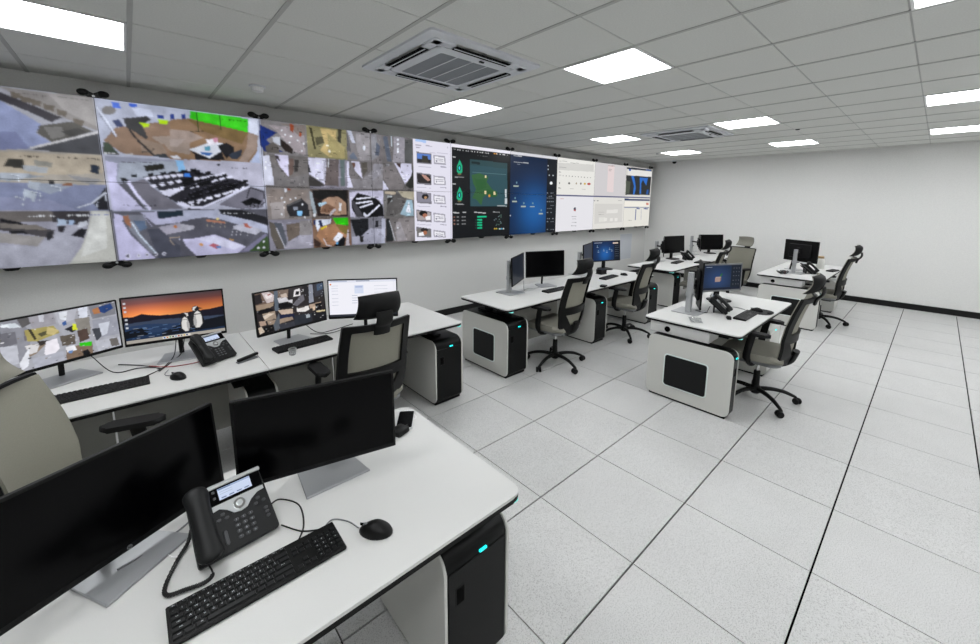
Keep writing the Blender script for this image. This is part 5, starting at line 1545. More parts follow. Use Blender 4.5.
cabinet('pedestal mostly hidden under the joint of the two left desks', .42, .60, 2.70, 3.5, .583)
cabinet('black and grey pedestal at the right end of the desk behind the black chair', 1.80, 2.09, 2.712, 3.53, .58)
desk('white desk in the middle by the wall, first two-screen desk beyond the gap', 2.60, 4.168, 2.67, 3.42, .73, 0, None, (.05, 0, 0, .04), leds=((2.65, 2.67, -1),), brackets=(2.80,), modesty=((3.0, 4.1),))
desk('white desk along the wall with the lit blue dashboard monitor', 4.172, 5.56, 2.67, 3.42, .73, 0, None, (0, .03, .03, 0), brackets=(4.32, 5.46), modesty=((4.45, 5.35),))
cabinet('pedestal with square black vent in its grey side, left end of the middle wall desk', 2.635, 2.93, 2.70, 3.42, .582, (2.895, 3.22, .135, .415))
cabinet('pedestal with plain grey side behind the chair at the middle wall desk', 4.15, 4.42, 2.71, 3.50, .58)
cabinet('pedestal with plain grey side behind the second chair of the wall row', 5.46, 5.76, 2.68, 3.46, .58)
desk('far white desk along the wall near the corner, left part with black monitor', 6.12, 7.798, 2.66, 3.42, .73, 0, None, (.05, 0, 0, .04), leds=((6.17, 2.66, -1),), brackets=(6.8,), modesty=((7.0, 7.7),))
desk('farthest white desk in the corner, in front of the light grey chair', 7.802, 9.5, 2.66, 3.42, .73, 0, None, (0, .03, .03, 0), brackets=(8.0, 9.2), modesty=((8.1, 9.1),))
cabinet('pedestal with grey side under the far corner desk', 6.68, 6.96, 2.86, 3.45, .58)
cabinet('farthest pedestal, hidden under the corner desk', 9.1, 9.38, 2.86, 3.45, .58)
desk('white desk at centre right in the open floor, with old silver-framed monitor', 3.45, 5.09, .925, 1.72, .73, 0, (3.50, 3.72), (.05, .03, .03, .04), leds=((3.50, .925, -1),), brackets=(3.82,), modesty=((3.9, 4.6),))
cabinet('large grey panel pedestal with black vent, front of the centre right desk', 3.46, 3.59, .955, 1.665, .58, (1.145, 1.50, .135, .415))
cabinet('grey drawer pedestal in shade under the centre right desk, behind the chair legs', 4.66, 5.06, .99, 1.55, .53, False, False, 'drawer_pedestal', 'panel_grey')
desk('farthest free-standing white desk at right, holding the monitor seen from behind', 6.90, 8.85, .945, 1.735, .73, 0, (6.98, 7.20), (.05, .03, .03, .04), leds=((6.96, .945, -1),), brackets=(7.35,), modesty=((7.4, 8.4),))
cabinet('grey panel pedestal with black vent, front of the farthest free-standing desk', 6.95, 7.09, .965, 1.70, .58, (1.17, 1.52, .17, .42))
cabinet('grey drawer pedestal under the farthest free-standing desk, beside the right chair', 8.4, 8.75, .97, 1.5, .53, False, False, 'drawer_pedestal', 'panel_grey')

# ------------------------------------------------------------------ chairs
def patch(f, nu, nv, d0, d1):
    bm = B(); G = []
    for d in (d0, d1): G.append([[bm.verts.new(f(-1+2*i/nu, j/nv, d)) for i in range(nu+1)] for j in range(nv+1)])
    for g in G:
        for j in range(nv):
            for i in range(nu): bm.faces.new((g[j][i], g[j][i+1], g[j+1][i+1], g[j+1][i]))
    rim = [(0, i) for i in range(nu+1)]+[(j, nu) for j in range(1, nv+1)]+[(nv, i) for i in range(nu-1, -1, -1)]+[(j, 0) for j in range(nv-1, 0, -1)]
    for k in range(len(rim)):
        a, b_ = rim[k], rim[(k+1) % len(rim)]
        bm.faces.new((G[0][a[0]][a[1]], G[0][b_[0]][b_[1]], G[1][b_[0]][b_[1]], G[1][a[0]][a[1]]))
    return bm
def interp(v, tab):
    for (a, p), (b_, q) in zip(tab[:-1], tab[1:]):
        if v <= b_:
            s = (v-a)/(b_-a); s = s*s*(3-2*s) if 0 else s; return p+(q-p)*s
    return tab[-1][1]
BZ0, BZH = .425, .58
def backf(u, v, d):
    hw = interp(v, [(0, .165), (.08, .195), (.2, .218), (.4, .232), (.7, .228), (1, .218)])
    y = interp(v, [(0, -.20), (.12, -.222), (.25, -.233), (.4, -.236), (.6, -.255), (.8, -.285), (1, -.322)])
    return (u*hw, y+.055*u*u-d, BZ0+v*BZH)
def head_f(u, v, d):
    q = 2*v-1; k = math.sqrt(max(0, 1-.10*q*q-.0*u*u)); ed = max(abs(u), abs(q)); 
    return (u*.145*(1-.05*(q+1)), -.352+.030*u*u+.030*q*q-.022*q-d*(1-.75*max(0, ed-.7)/.3), 1.122+.082*q*(1-.10*u*u))
def make_chair(label, rz, loc):
    t = thing('office_chair', label, 'chair', loc, rz, 'mesh office chairs with headrests')
    # seat
    bm = prism(B(), rrect(-.24, -.20, .24, .29, .08, 6), 'z', .425, .485, .022)
    for v in bm.verts:
        if v.co.y > .18: v.co.z -= (v.co.y-.18)*.35
        v.co.z += .02*(v.co.x/.24)**2-.01
    obj('seat', bm, 'fabric_grey', t, True)
    obj('seat_shell', prism(B(), rrect(-.22, -.19, .22, .24, .07, 5), 'z', .400, .425, .006), 'grey_plastic', t, True)
    obj('tilt_mechanism', box(B(), -.075, -.14, .355, .075, .1, .405, .012), 'black_plastic', t)
    bm = B(); tube(bm, [(.06, .03, .375), (.2, .04, .37), (.25, .04, .365)], .006); obj('tilt_lever', bm, 'black_plastic', t)
    bm = lathe(B(), [(.026, .075), (.03, .1), (.026, .27), (.02, .275)]); g = obj('gas_lift', bm, 'black_plastic', t, True)
    obj('piston', lathe(B(), [(.013, .27), (.013, .36)], (0, 0), 12), 'chrome', g, True)
    # five star base
    hub = obj('hub', lathe(B(), [(.03, .06), (.046, .075), (.046, .115), (.032, .135)]), 'black_plastic', t, True)
    for k in range(5):
        a = k*2*PI/5+PI/2+.25; m = Matrix.Rotation(a, 4, 'Z')
        bm = tube(B(), spline([(.03, 0, .105), (.12, 0, .112), (.22, 0, .10), (.30, 0, .07), (.325, 0, .058)], 3), [.021, .021, .02, .019, .018, .017, .017, .016, .015, .014, .013, .012, .012], 8)
        bmesh.ops.transform(bm, matrix=m, verts=bm.verts[:])
        leg = obj('leg', bm, 'black_plastic', t, True)
        bm = B(); q = m@Matrix.Translation((.325, 0, .029))@Matrix.Rotation(.7*k, 4, 'Z')
        for s in (-1, 1):
            lathe(bm, [(.01, -.009), (.026, -.009), (.029, -.004), (.029, .004), (.026, .009), (.01, .009)], (0, 0), 14, q@Matrix.Translation((-.012, s*.0165, 0))@Matrix.Rotation(PI/2, 4, 'X'))
        box(bm, -.03, -.008, -.002, .012, .008, .034, .006, q)
        obj('caster', bm, 'black_plastic', leg, True)
    # back: grey mesh in front, black frame with two windows behind
    obj('back_mesh', patch(backf, 10, 14, -.006, .004), 'mesh_grey', t, True)
    N = 6
    o1 = dens(roundpoly([(-1.03, .40), (1.03, .40), (1.03, 1.02), (-1.03, 1.02)], (.0, .0, .03, .03), 3), N, .2)
    i1 = dens(roundpoly([(-.80, .47), (.80, .47), (.80, .945), (-.80, .945)], (.0, .0, .03, .03), 3), N, .2)
    o2 = dens(roundpoly([(-1.03, -.03), (1.03, -.03), (1.03, .40), (-1.03, .40)], (.10, .10, 0, 0), 3), N, .2)
    i2 = dens(roundpoly([(-.42, .13), (.42, .13), (.72, .34), (-.72, .34)], (.04, .04, .0, .0), 3), N, .2)
    F = lambda u, v, d: backf(u, v, d+.005)
    bf = lambda o_, i_, name: obj(name, ring_strip(B(), o_, i_, F, .022), 'black_plastic', t, True)
    assert len(o1) == len(i1) and len(o2) == len(i2)
    bf(o1, i1, 'upper_back_frame'); bf(o2, i2, 'lower_back_frame')
    bm = B(); prev = None
    tube(bm, spline([(0, .0, .385), (0, -.14, .38), (0, -.225, .43), (0, -.252, .49), (0, -.262, .53)], 4), .026, 10)
    for v in bm.verts: v.co.x *= 2.1
    obj('back_bracket', bm, 'black_plastic', t, True)
    # headrest
    bm = tube(B(), spline([(0, -.338, .95), (0, -.352, 1.0), (0, -.378, 1.03), (0, -.388, 1.065), (0, -.382, 1.10)], 4), .013, 8)
    for v in bm.verts: v.co.x *= 4.2
    obj('headrest_bracket', bm, 'black_plastic', t, True)
    h = obj('headrest', patch(head_f, 10, 8, -.024, .010), 'fabric_grey', t, True)
    obj('headrest_shell', patch(lambda u, v, d: head_f(u*1.02, v, d), 10, 8, .0101, .034), 'black_matte', h, True)
    # arms
    for s in (-1, 1):
        bm = tube(B(), spline([(s*.10, .0, .395), (s*.20, .005, .39), (s*.265, .025, .415), (s*.275, .035, .49), (s*.275, .02, .67)], 3), .017, 8)
        for v in bm.verts:
            if v.co.z > .43: v.co.y = .025+(v.co.y-.025)*1.8
        a = obj('arm', bm, 'black_plastic', t, True)
        bm = prism(B(), rrect(s*.275-.042, -.115, s*.275+.042, .13, .035, 5), 'z', .668, .694, .01)
        obj('arm_pad', bm, 'black_matte', a, True)
    return t
ch = make_chair('black-framed mesh chair seen from behind, in front of the white page monitor', 0, (1.083, 2.555, 0))
def chair(label, x, y, rz, spin=0):
    o = dup(ch, (x, y, 0), rz, label)
    for c in o.children:
        if c.name.startswith('leg'): c.rotation_euler.z = math.radians(spin)
    return o
chair('light grey chair cut by the left edge, turned sideways behind the nearest monitors', -.165, 2.24, -1.85)
chair('black-framed chair in the middle, at the first two-screen desk beyond the gap', 3.33, 2.66, .08, 8)
chair('black-framed chair at the wall desk with the lit blue dashboard monitor', 4.78, 2.66, .13, -30)
chair('large black-framed chair on the open floor at the centre right desk', 4.07, .93, .05, -21)
chair('chair farthest right, seen side-on at the farthest free-standing desk', 7.56, 1.04, .0, -34)
chair('small black-framed chair at the far corner desk, partly behind the silver-framed monitor', 6.93, 2.52, .16)
chair('light grey chair near the right wall with its front and headrest facing the camera', 7.60, 2.31, 1.2)
CAM_DARK = '''
2e2a2c -3 -2 174 -2 172 103 -4 105
6b5a50 1 -1 43 -1 41 31 0 37
2a2628 0 3 14 2 15 25 0 26
c8bcbc 16 0 32 -1 43 11 40 26 25 27 21 15
e4dcdc 21 5 37 4 38 14 26 18
a84a48 28 6 37 5 36 8 29 9
9a8876 1 28 40 28 39 36 27 41 1 41
18171a 1 41 28 39 38 46 37 55 5 51
5c6672 43 1 52 1 50 52 41 50
7a6a60 52 1 78 2 74 25 51 23
c4b4a8 58 12 72 11 74 21 59 20
141316 51 25 85 30 83 48 50 48
cfcdd2 50 20 71 21 75 30 85 30 84 40 73 33 52 33
3a3638 79 0 113 0 110 25 82 27
e6e2e4 92 7 106 5 106 24 88 24
1c1a1e 96 11 105 12 102 21 93 20
6a6870 84 44 106 24 114 23 115 38 95 50
28262a 112 2 129 1 127 24 116 26
8f93a0 130 -1 140 1 139 48 126 49
3c3c44 142 1 169 -1 169 36 143 35
4a5a70 151 3 169 1 167 18 151 20
302c2c 141 35 170 34 170 54 141 52
a09080 12 51 41 50 42 70 17 70
d8c8b8 13 57 26 53 39 56 25 62 16 66
c4b0a0 48 50 83 54 83 66 55 63
202640 44 61 85 67 86 79 48 74
e0dcda 93 54 124 55 125 66 114 69 93 65
4a4440 95 53 115 53 114 57 96 57
b09a88 126 53 159 52 160 63 127 64
161518 141 54 161 54 157 73 145 73
d0b8a0 134 61 142 61 140 71 134 71
d8c8a0 143 74 168 76 167 82 145 80
2c3038 85 73 130 77 129 101 84 98
a8b0b8 115 78 125 79 125 87 115 87
b09888 3 68 17 69 18 80 5 80
9a8878 21 71 80 74 82 82 45 85 23 81
141416 5 84 34 82 36 97 7 102
5a6068 34 84 50 56 49 96 36 101
cabaa8 0 83 7 81 13 96 2 99
3a3c44 46 86 83 87 85 102 50 101
1e1e22 130 77 169 80 169 103 132 99
'''
CAM_LIGHT = '''
a8a9b2 -11 -12 173 -6 173 106 -25 100
8e8f98 -6 -8 28 -8 45 33 29 85 -16 76
cfd6de 9 4 27 6 33 16 20 14
e6ecf2 9 6 18 6 20 12 10 10
5c5a5c 28 -6 43 -5 50 10 34 18
9c9aa2 43 -4 76 -2 77 23 46 24
c9cad4 56 0 63 -1 62 14 56 13
6f6a70 52 25 35 25 34 44 51 35
a89c60 36 23 73 25 80 42 49 49 37 45
3c382c 40 22 44 23 49 44 46 46
55523c 51 35 64 32 65 39 55 42
c8b880 65 25 80 37 71 44 62 38
b9bac4 77 -4 110 -3 103 21 81 27
e0e4ec 83 2 95 2 91 20 83 15
3f5f98 85 23 91 20 91 29 86 30
d8dce8 110 -6 125 -5 122 24 110 23
7f8088 125 -5 168 -2 167 28 129 28
b07850 131 8 143 5 143 19 132 19
2c4478 141 5 161 2 164 14 149 21 142 17
26262c 87 37 102 32 108 41 97 47
d8e038 99 29 109 34 107 44 98 43
8a8680 103 21 125 22 123 59 106 58
54443e 104 47 119 44 120 68 105 71
9a9ca8 128 31 168 31 168 73 129 71
c8ccd8 137 41 155 41 148 67 137 69
44464e 126 49 138 50 139 69 130 77
8c7c6c 37 52 61 56 46 72 33 77
d8d6d8 33 53 52 54 46 70 37 71
3a3432 49 49 65 52 61 58 51 59
ece8f0 60 53 75 52 76 74 60 88 55 76
605850 79 49 100 51 99 72 80 70
e4e6ee 23 83 39 55 33 92 24 98
aeb0bc 39 80 58 80 80 80 80 98 40 100
806c5c 84 77 123 75 122 101 104 105 83 102
30c018 104 72 123 75 121 84 104 79
e8e8ee 84 74 97 74 99 85 85 85
1a1a1e 106 91 115 89 118 99 108 104
6a8cc0 87 83 94 83 92 89 87 88
b8bac4 127 76 167 79 169 102 131 105
6e6a68 150 79 163 80 165 98 152 97
24324c -9 15 8 16 7 34 -11 37
707078 7 21 25 22 25 45 4 47
c0c2cc -7 43 24 48 23 83 -12 83
'''

# ------------------------------------------------------------------ pictures for the desk monitors
def canvas(w_, h_, col): return np.ones((h_, w_, 3))*np.array(lin(col))
def pic_sunset():
    W, H = 176, 100; im = np.zeros((H, W, 3)); 
    sky = [(0, '5a4a4e'), (12, '7a4c48'), (24, 'c06a48'), (36, 'e88a4e'), (48, 'f0a060'), (60, 'c08060')]
    for y in range(H):
        for (a, c), (b_, d) in zip(sky[:-1], sky[1:]):
            if a <= y < b_: s = (y-a)/(b_-a); im[y] = np.array(lin(c))*(1-s)+np.array(lin(d))*s
    for y in range(60, H): im[y] = np.array(lin('2c4468'))*(1-(y-60)/60)
    for x in range(W): im[:52, x] *= .72+.5*math.exp(-((x-38)/46)**2)
    fill(im, [(0, 40), (16, 41), (30, 36), (42, 40), (60, 44), (90, 45), (120, 43), (150, 42), (176, 38), (176, 66), (0, 58)], '1d1b26')
    fill(im, [(0, 55), (60, 53), (100, 56), (176, 60), (176, 74), (90, 70), (0, 66)], '3b465c')
    fill(im, [(0, 62), (40, 60), (80, 66), (176, 70), (176, 82), (0, 80)], '2a3d5c')
    fill(im, [(0, 72), (20, 67), (38, 70), (40, 84), (0, 88)], '12161e'); fill(im, [(60, 84), (90, 72), (130, 68), (176, 62), (176, 88), (60, 92)], '15181f')
    r = random.Random(2)
    for i in range(46):
        x, y = r.random()*120, 66+r.random()*24; rect(im, x, y, x+4+r.random()*8, y+1.2, r.choice(['46608a', '5b779c', '20304c', '9098a8']))
    # two sea birds standing on the rocks
    for (bx, by, s, fl) in ((104, 70, .95, 1), (125, 62, 1.12, -1)):
        Q = lambda L: [(bx+x*s*fl, by+y*s) for x, y in L]
        fill(im, Q([(-8, -14), (-3, -22), (5, -20), (10, -10), (13, 4), (11, 14), (7, 8), (7, 18), (-4, 20), (-9, 12), (-10, 0)]), '26262a')
        fill(im, Q([(-6, -12), (-2, -17), (3, -13), (6, 0), (6, 12), (3, 19), (-3, 19), (-8, 11), (-9, 0)]), 'd9d7d4'); fill(im, Q([(2, -12), (6, 0), (6, 12), (3, 18), (1, 8)]), 'a9a8a8')
        fill(im, Q([(-9, -8), (-12, 4), (-10, 12), (-8, 4)]), '1d1d20')
        disc(im, bx+1*s*fl, by-22*s, 6*s, 5.5*s, '222226'); fill(im, Q([(-2, -27), (5, -25), (6, -19), (2, -17), (3, -21), (0, -24)]), 'd8d6d4'); fill(im, Q([(-4, -24), (-11, -21), (-4, -20)]), '161618')
        fill(im, Q([(-7, -11), (4, -11), (5, -9), (-7, -9)]), '3a3a3e')
    for y in (8, 17, 26, 44, 53, 62): rect(im, 2, y, 6, y+4, 'c8ccd4')
    im = blur(im); rect(im, 0, 93, W, 100, 'a8a29a'); rect(im, 60, 94, 110, 99, 'd8d4cc'); 
    for i in range(9): rect(im, 62+i*5, 95, 65+i*5, 98, ['3a70c0', 'c07030', '40a050', '303030', '5090c0', 'a03030', '606060', 'd0b040', '2a4a80'][i])
    return im
def pic_ops(txt, base):
    im = canvas(168, 100, base)
    for l in txt.strip().split('\n'):
        q = l.split(); v = list(map(int, q[1:])); fill(im, list(zip(v[::2], v[1::2])), q[0])
    r = random.Random(len(txt))
    for k in range(70):
        x, y = r.random()*168, r.random()*100; rect(im, x, y, x+1+r.random()*3, y+1.2, r.choice(['e8e8ec', '2a2a2c', '8a8078', 'c0c4cc']))
    return blur(grain(im, .25, len(txt)))
def pic_page():
    im = canvas(150, 86, 'f0f0f8'); rect(im, 0, 0, 150, 5, 'dfe2ee'); rect(im, 4, 1, 40, 3, 'a8b0c8'); rect(im, 60, 1.5, 90, 3, '8890a8'); disc(im, 4, 9, 2, 2, 'e08040')
    for y in (12, 18, 24, 32, 42, 50, 58): rect(im, 6, y, 20+(y*7) % 14, y+1.4, 'c6cad8')
    rect(im, 56, 12, 76, 32, 'd4dcf0'); rect(im, 58, 14, 74, 18, 'b0bcdc')
    for y in (36, 42, 48, 54): rect(im, 50, y, 62, y+1.4, '9aa4bc')
    for y in (14, 22, 30): rect(im, 100, y, 130, y+1.4, 'ccd0dc')
    rect(im, 0, 81, 150, 86, '30343c'); return im
def pic_dash(seed=1, dim=1.0):
    W, H = 120, 70; im = canvas(W, H, '141a26'); yy, xx = np.mgrid[0:H, 0:W]
    g = np.exp(-(((xx-52)/26)**2+((yy-46)/26)**2)); im[:, :94] = np.array(lin('16284a'))*(1-g[:, :94, None])+np.array(lin('1f5fa8'))*g[:, :94, None]
    r = random.Random(seed)
    for x, y in ((16, 20), (20, 38), (44, 34), (58, 40), (70, 30), (80, 36)): rect(im, x, y, x+7, y+2, '9aa8b0'); disc(im, x+3, y-4, 1.6, 2, '6f93a6')
    rect(im, 6, 4, 40, 6, 'a0a8b4'); rect(im, 88, 5, 112, 10, 'e0c8b8') if seed == 1 else None
    for y in (16, 24, 32, 40, 48, 56): 
        for x in (98, 104, 110): rect(im, x, y, x+3, y+1.3, '8890a0')
    return im*dim
def pic_box():
    im = canvas(104, 64, '26354f'); yy, xx = np.mgrid[0:64, 0:104]
    g = np.exp(-(((xx-40)/34)**2+((yy-36)/30)**2))[..., None]; im = im*(1-g)+np.array(lin('3a5688'))*g
    rect(im, 76, 0, 104, 58, '242c3a'); fill(im, [(32, 32), (46, 32), (46, 43), (32, 43)], 'c8aca4'); fill(im, [(32, 32), (35, 30), (49, 30), (46, 32)], 'd8c4bc'); fill(im, [(46, 32), (49, 30), (49, 40), (46, 43)], 'a08880')
    fill(im, [(44, 28), (50, 22), (51, 26), (47, 30)], '3f8a48'); disc(im, 50, 23, 2, 2, '2f7038'); im = im*.6
    for y in (8, 18, 28, 40, 50): 
        for x in (82, 90, 97): rect(im, x, y, x+2, y+1.5, '8a90a0')
    rect(im, 6, 4, 22, 5.5, 'a0a8b8'); rect(im, 0, 58, 104, 64, '1a2030'); return im

# ------------------------------------------------------------------ monitors
def monitor(label, x, y, z, yaw, tilt, w_, zd, img=None, stand='foot', frame='black_plastic', h_=None, pole=None, foot=None, frot=0, logo=False, bez=.009):
    """panel centre at (x, y, z), screen facing yaw degrees, desk at zd"""
    h_ = h_ or w_*.592; th = math.radians(yaw+90)
    t = thing('monitor', label, 'monitor', (x, y, zd), th, 'desk monitors')
    T = Matrix.Translation((0, 0, z-zd))@Matrix.Rotation(-math.radians(tilt), 4, 'X')
    bm = B(); prism(bm, rrect(-w_/2, -h_/2, w_/2, h_/2, .004, 2), 'y', .0, .016, .0015, T)
    hs = obj('housing', bm, frame, t)
    bm = B(); box(bm, -w_*.33, .016, -h_*.33, w_*.33, .042, h_*.33, .012, T); obj('rear_cover', bm, 'black_matte', t, True)
    cb = .012 if h_ < w_ else bez; sw, sh = w_-2*bez, h_-bez-cb-.006
    M = T@Matrix.Translation((0, -.0012, (cb+.006-bez)/2))
    if img is not None: display(t, img, sw, sh, M)
    else: obj('screen', prism(B(), rrect(-sw/2, -sh/2, sw/2, sh/2, .001, 1), 'y', -.0012, .0, 0, T@Matrix.Translation((0, 0, (cb+.006-bez)/2))), 'screen_off', t)
    if logo:
        l_ = obj('emblem', lathe(B(), [(.0065, 0), (.0065, .001)], (0, 0), 18, T@Matrix.Translation((0, .0, -h_/2+.0085))@Matrix.Rotation(PI/2, 4, 'X')), 'grey_plastic', t)
        text_mesh('hp', .009, l_, 'dark_slot', T@Matrix.Translation((0, -.0012, -h_/2+.009))@Matrix.Rotation(PI/2, 4, 'X'), 'emblem_letters')
    if stand == 'foot':
        fx_, fy_ = foot or (0, .06)
        bm = tube(B(), [(fx_*.6, .05, z-zd), (fx_*.8, .075, (z-zd)*.5), (fx_, .085, .01)], .011, 8)
        for v in bm.verts: v.co.x = (v.co.x-fx_)*1.25+fx_
        obj('neck', bm, 'black_plastic', t, True)
        bm = prism(B(), [(fx_-.115, fy_-.10), (fx_+.115, fy_-.10), (fx_+.095, fy_+.09), (fx_-.095, fy_+.09)], 'z', .0, .009, .002, Matrix.Translation((fx_, .085, 0))@Matrix.Rotation(math.radians(frot), 4, 'Z')@Matrix.Translation((-fx_, -.085, 0)))
        obj('foot', bm, 'stand_silver', t)
        obj('hinge', box(B(), -.035, .036, z-zd-.05, .035, .062, z-zd+.05, .006), 'black_plastic', t)
    elif stand == 'post':
        bm = B(); box(bm, -.03, .045, .012, .03, .075, z-zd, .006); obj('neck', bm, 'black_plastic', t, True)
        obj('foot', prism(B(), rrect(-.1, -.08, .1, .12, .05, 5), 'z', 0, .014, .003), 'black_plastic', t)
    else: obj('arm_mount', box(B(), -.05, .04, z-zd-.05, .05, .062, z-zd+.05, .004, None), 'black_plastic', t)
    return t
ZA, ZB_ = .73, .73
monitor('switched-off monitor at the lower left edge, nearest to the camera', -.097, 1.443, .920, -62.5, 4.3, .56, ZA, foot=(-.02, .0), frot=8, logo=True, h_=.308)
monitor('switched-off monitor on the nearest desk, between the phone and the black chair', .444, 1.422, .939, -103, 0, .54, ZA, foot=(.01, .03), frot=13)
monitor('monitor at the left edge with many small camera pictures and a yellow one', -.340, 3.232, .984, -63, 1, .52, ZA, pic_ops(CAM_LIGHT, '8a8a90'), foot=(.0, .03))
monitor('monitor showing two penguins before an orange sunset', .162, 3.221, 1.007, -98, 2, .52, ZA, pic_sunset(), foot=(.0, .03))
monitor('monitor with dark mixed camera pictures, left of the white page monitor', .814, 3.064, .986, -76, 4, .52, ZA, pic_ops(CAM_DARK, '4a4646'), foot=(.0, .03))
monitor('monitor with a bright white page, behind the chair headrest', 1.292, 2.940, 1.003, -121, 3.5, .52, ZA, pic_page(), foot=(.0, .03))
monitor('angled monitor on a silver pole, left of the black screen on the middle wall desk', 3.266, 3.178, .996, -60, 2, .54, ZB_, canvas(90, 54, '1f242e'), stand='arm')
monitor('black switched-off monitor on the middle wall desk, left of the chair', 3.762, 3.197, 1.006, -110, 3, .54, ZB_, foot=(0, .0))
monitor('monitor lit with a blue dashboard on the wall desk', 5.461, 3.41, 1.018, -108, 5, .54, ZB_, pic_dash(1), stand='post')
monitor('grey-looking angled monitor joined to the left of the blue dashboard monitor', 4.955, 3.40, 1.018, -69.5, 2, .50, ZB_, canvas(90, 54, '3c3e42'), stand='arm')
monitor('left black monitor of the far corner desks', 7.480, 3.239, 1.006, -105, 5, .54, ZB_, stand='post')
monitor('narrow angled monitor beside the left black monitor of the far corner', 6.96, 3.195, 1.0, -65, 3, .5, ZB_, stand='arm')
monitor('right black monitor of the far corner desks, beside the chair headrest', 8.976, 3.127, .968, -125, 6, .54, ZB_, stand='post')
monitor('narrow upright monitor just left of the right black monitor in the far corner', 8.49, 3.165, .98, -65, 3, .5, ZB_, stand='arm')
monitor('monitor with silver frame and a blue screen with a small box picture, centre right desk', 4.60, 1.462, .985, -119, 2, .50, ZB_, pic_box(), stand='post', frame='grey_plastic', bez=.016)
monitor('upright monitor seen edge-on, left of the silver-framed one', 4.10, 1.485, .975, -62, 0, .27, ZB_, canvas(50, 90, '202226'), stand='arm', h_=.46)
monitor('black monitor seen from behind on the farthest free-standing desk', 7.76, 1.378, 1.04, -31, 0, .56, ZB_, stand='foot', foot=(.08, -.0))
def mon_pole(label, x, y, top, target, rz=0.0):
    t = thing('monitor_pole', label, 'monitor stand', (x, y, ZB_), rz, 'silver monitor poles')
    obj('base_plate', box(B(), -.10, -.12, 0, .14, .12, .008, .002), 'stand_silver', t)
    obj('pole', prism(B(), rrect(-.028, -.024, .028, .024, .012, 4), 'z', .008, top, .001), 'silver', t, True)
    c = obj('collar', prism(B(), rrect(-.033, -.029, .033, .029, .014, 4), 'z', top*.42, top*.42+.04, .002), 'silver', t, True)
    bm = tube(B(), [(0, -.02, top*.42+.02), (-.02, -.05, top*.42+.02), (-.045, -.06, top*.42+.03)], .008, 8); obj('knob', bm, 'grey_plastic', c, True)
    tx, ty, tz = target; m = Matrix.Rotation(-rz, 3, 'Z'); d = m@Vector((tx-x, ty-y, 0))
    arm = obj('arm', tube(B(), [(0, 0, tz), (d.x*.5, d.y*.5+.01, tz), (d.x, d.y, tz)], .014, 8), 'black_plastic', t, True)
    return t
mon_pole('silver pole on the middle wall desk, left of the angled monitor', 3.19, 3.25, .375, (3.245, 3.225, .27), .0)
mon_pole('silver pole behind the headrest, left of the blue dashboard monitor', 4.83, 3.46, .33, (4.95, 3.46, .28), .0)
mon_pole('silver pole at the left of the left black monitor in the far corner', 7.10, 3.40, .36, (7.0, 3.25, .28))
mon_pole('silver pole between the two black monitors in the far corner', 8.66, 3.40, .38, (8.53, 3.22, .27))
mon_pole('tall silver pole standing on the centre right desk', 3.955, 1.53, .385, (4.07, 1.525, .25))
mon_pole('silver pole in front of the monitor back on the farthest free-standing desk', 7.54, 1.405, .36, (7.71, 1.40, .30))

